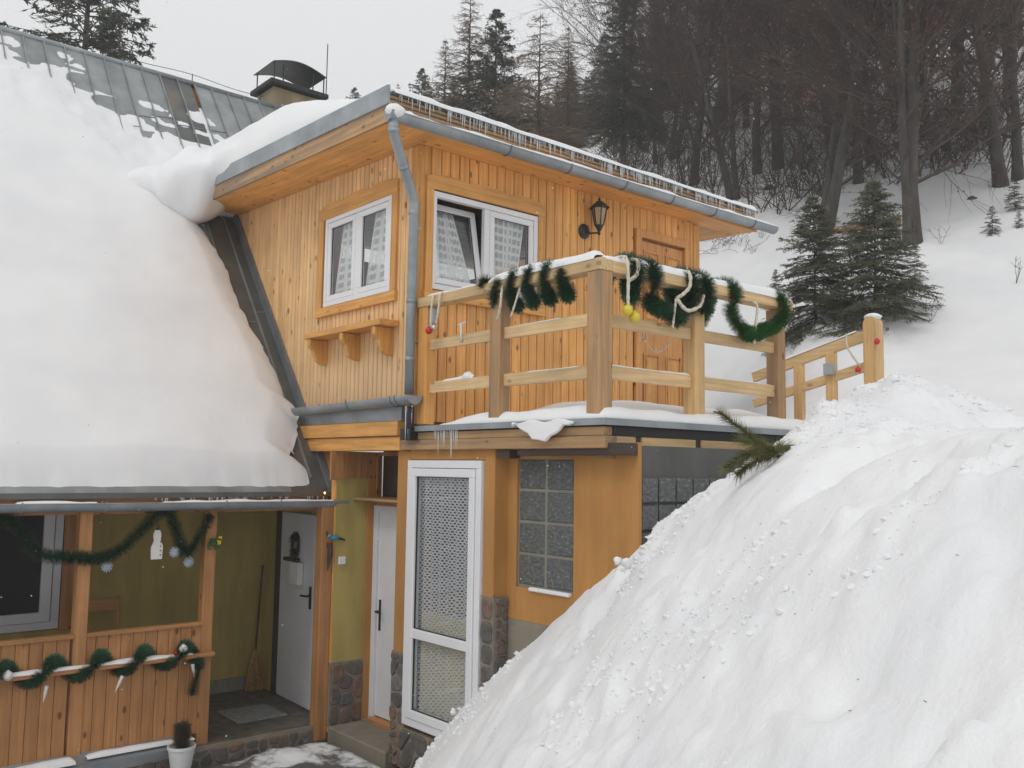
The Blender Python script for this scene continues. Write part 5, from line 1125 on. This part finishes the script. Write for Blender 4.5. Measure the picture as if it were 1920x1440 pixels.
for (px, py, r_), lb in (((1822, 377, .10), 'small dark stone lying in open snow on the right slope'), ((1443, 358, .17), 'dark stump at the foot of the thicket')):
    p = at_ground(px, py); tag(blob(B(), p+np.array([0, 0, .03]), r_, (1, 1, .8), 3, 12, .3).build('stone', M['bark'], smooth=True, loc=p), lb, 'stone')
# dry weeds in the open snow
for i, (px, py, hp) in enumerate(((1745, 600, 60), (1905, 530, 50), (1765, 460, 45), (1430, 450, 30), (1410, 480, 40))):
    p = at_ground(px, py); tb = TB(); h_ = np.linalg.norm(p-CAM)*hp/F
    for s_ in range(3):
        b1 = curve_branch((0, 0, -.02), (g.normal()*.3, g.normal()*.3, 1), h_*g.uniform(.6, 1), g, 5, 0, .12); tb.sticks(b1[:-1], b1[1:], .004, .003)
        for j in range(4): b2 = curve_branch(b1[g.integers(2, 5)], (g.normal(), g.normal(), .6), h_*.25, g, 2, 0, .2); tb.sticks(b2[:-1], b2[1:], .003, .002)
    o = bpy.data.objects.new('dry_weed', tb.mesh('dry_weed', M['twig'])); o.location = p; COL.objects.link(o); tag(o, 'thin dry weed stalks poking out of the open snow slope', 'weed', 'dry weeds on the open slope')
b = TB()
for _ in range(60):
    p = at_ground(g.uniform(1322, 1400), g.uniform(445, 480)); b1 = curve_branch(p, (g.normal(), g.normal(), .5), g.uniform(.3, .9), g, 5, 0, .2); b.sticks(b1[:-1], b1[1:], .006, .003)
o = bpy.data.objects.new('brushwood', b.mesh('brushwood', M['barkd'])); COL.objects.link(o); tag(o, 'dark brushwood on the snow behind the roof end', 'brushwood', None, 'stuff')
# falling snow
g = np.random.default_rng(77); tb = TB(); n = 900; dep = g.uniform(1.6, 12, n)**1.0; P = np.stack([CAM+ray(x_, y_)*d_ for x_, y_, d_ in zip(g.uniform(-200, 2120, n), g.uniform(-200, 1640, n), dep)])
a = g.normal(size=(n, 3)); a /= np.linalg.norm(a, axis=1)[:, None]; c = np.cross(a, g.normal(size=(n, 3))); c /= np.linalg.norm(c, axis=1)[:, None]; r_ = .0015
tb.sticks(P-a*r_, P+a*r_, r_, r_*.7)
o = bpy.data.objects.new('falling_snow', tb.mesh('falling_snow', M['snow'])); COL.objects.link(o); tag(o, 'fine snowflakes falling through the air', 'snowflakes', None, 'stuff')
# air: light snow haze
hb = B().box(-62, 122, -72, 132, -3, 45).build('haze', None); hm = bpy.data.materials.new('haze'); hm.use_nodes = True; nt = hm.node_tree; nt.nodes.clear()
pv = nt.nodes.new('ShaderNodeVolumePrincipled'); pv.inputs['Color'].default_value = (.93, .94, .95, 1); pv.inputs['Density'].default_value = .0035; pv.inputs['Anisotropy'].default_value = 0
om = nt.nodes.new('ShaderNodeOutputMaterial'); nt.links.new(pv.outputs[0], om.inputs['Volume']); hb.data.materials.append(hm); tag(hb, 'thin haze of falling snow in the air', 'haze', None, 'stuff')
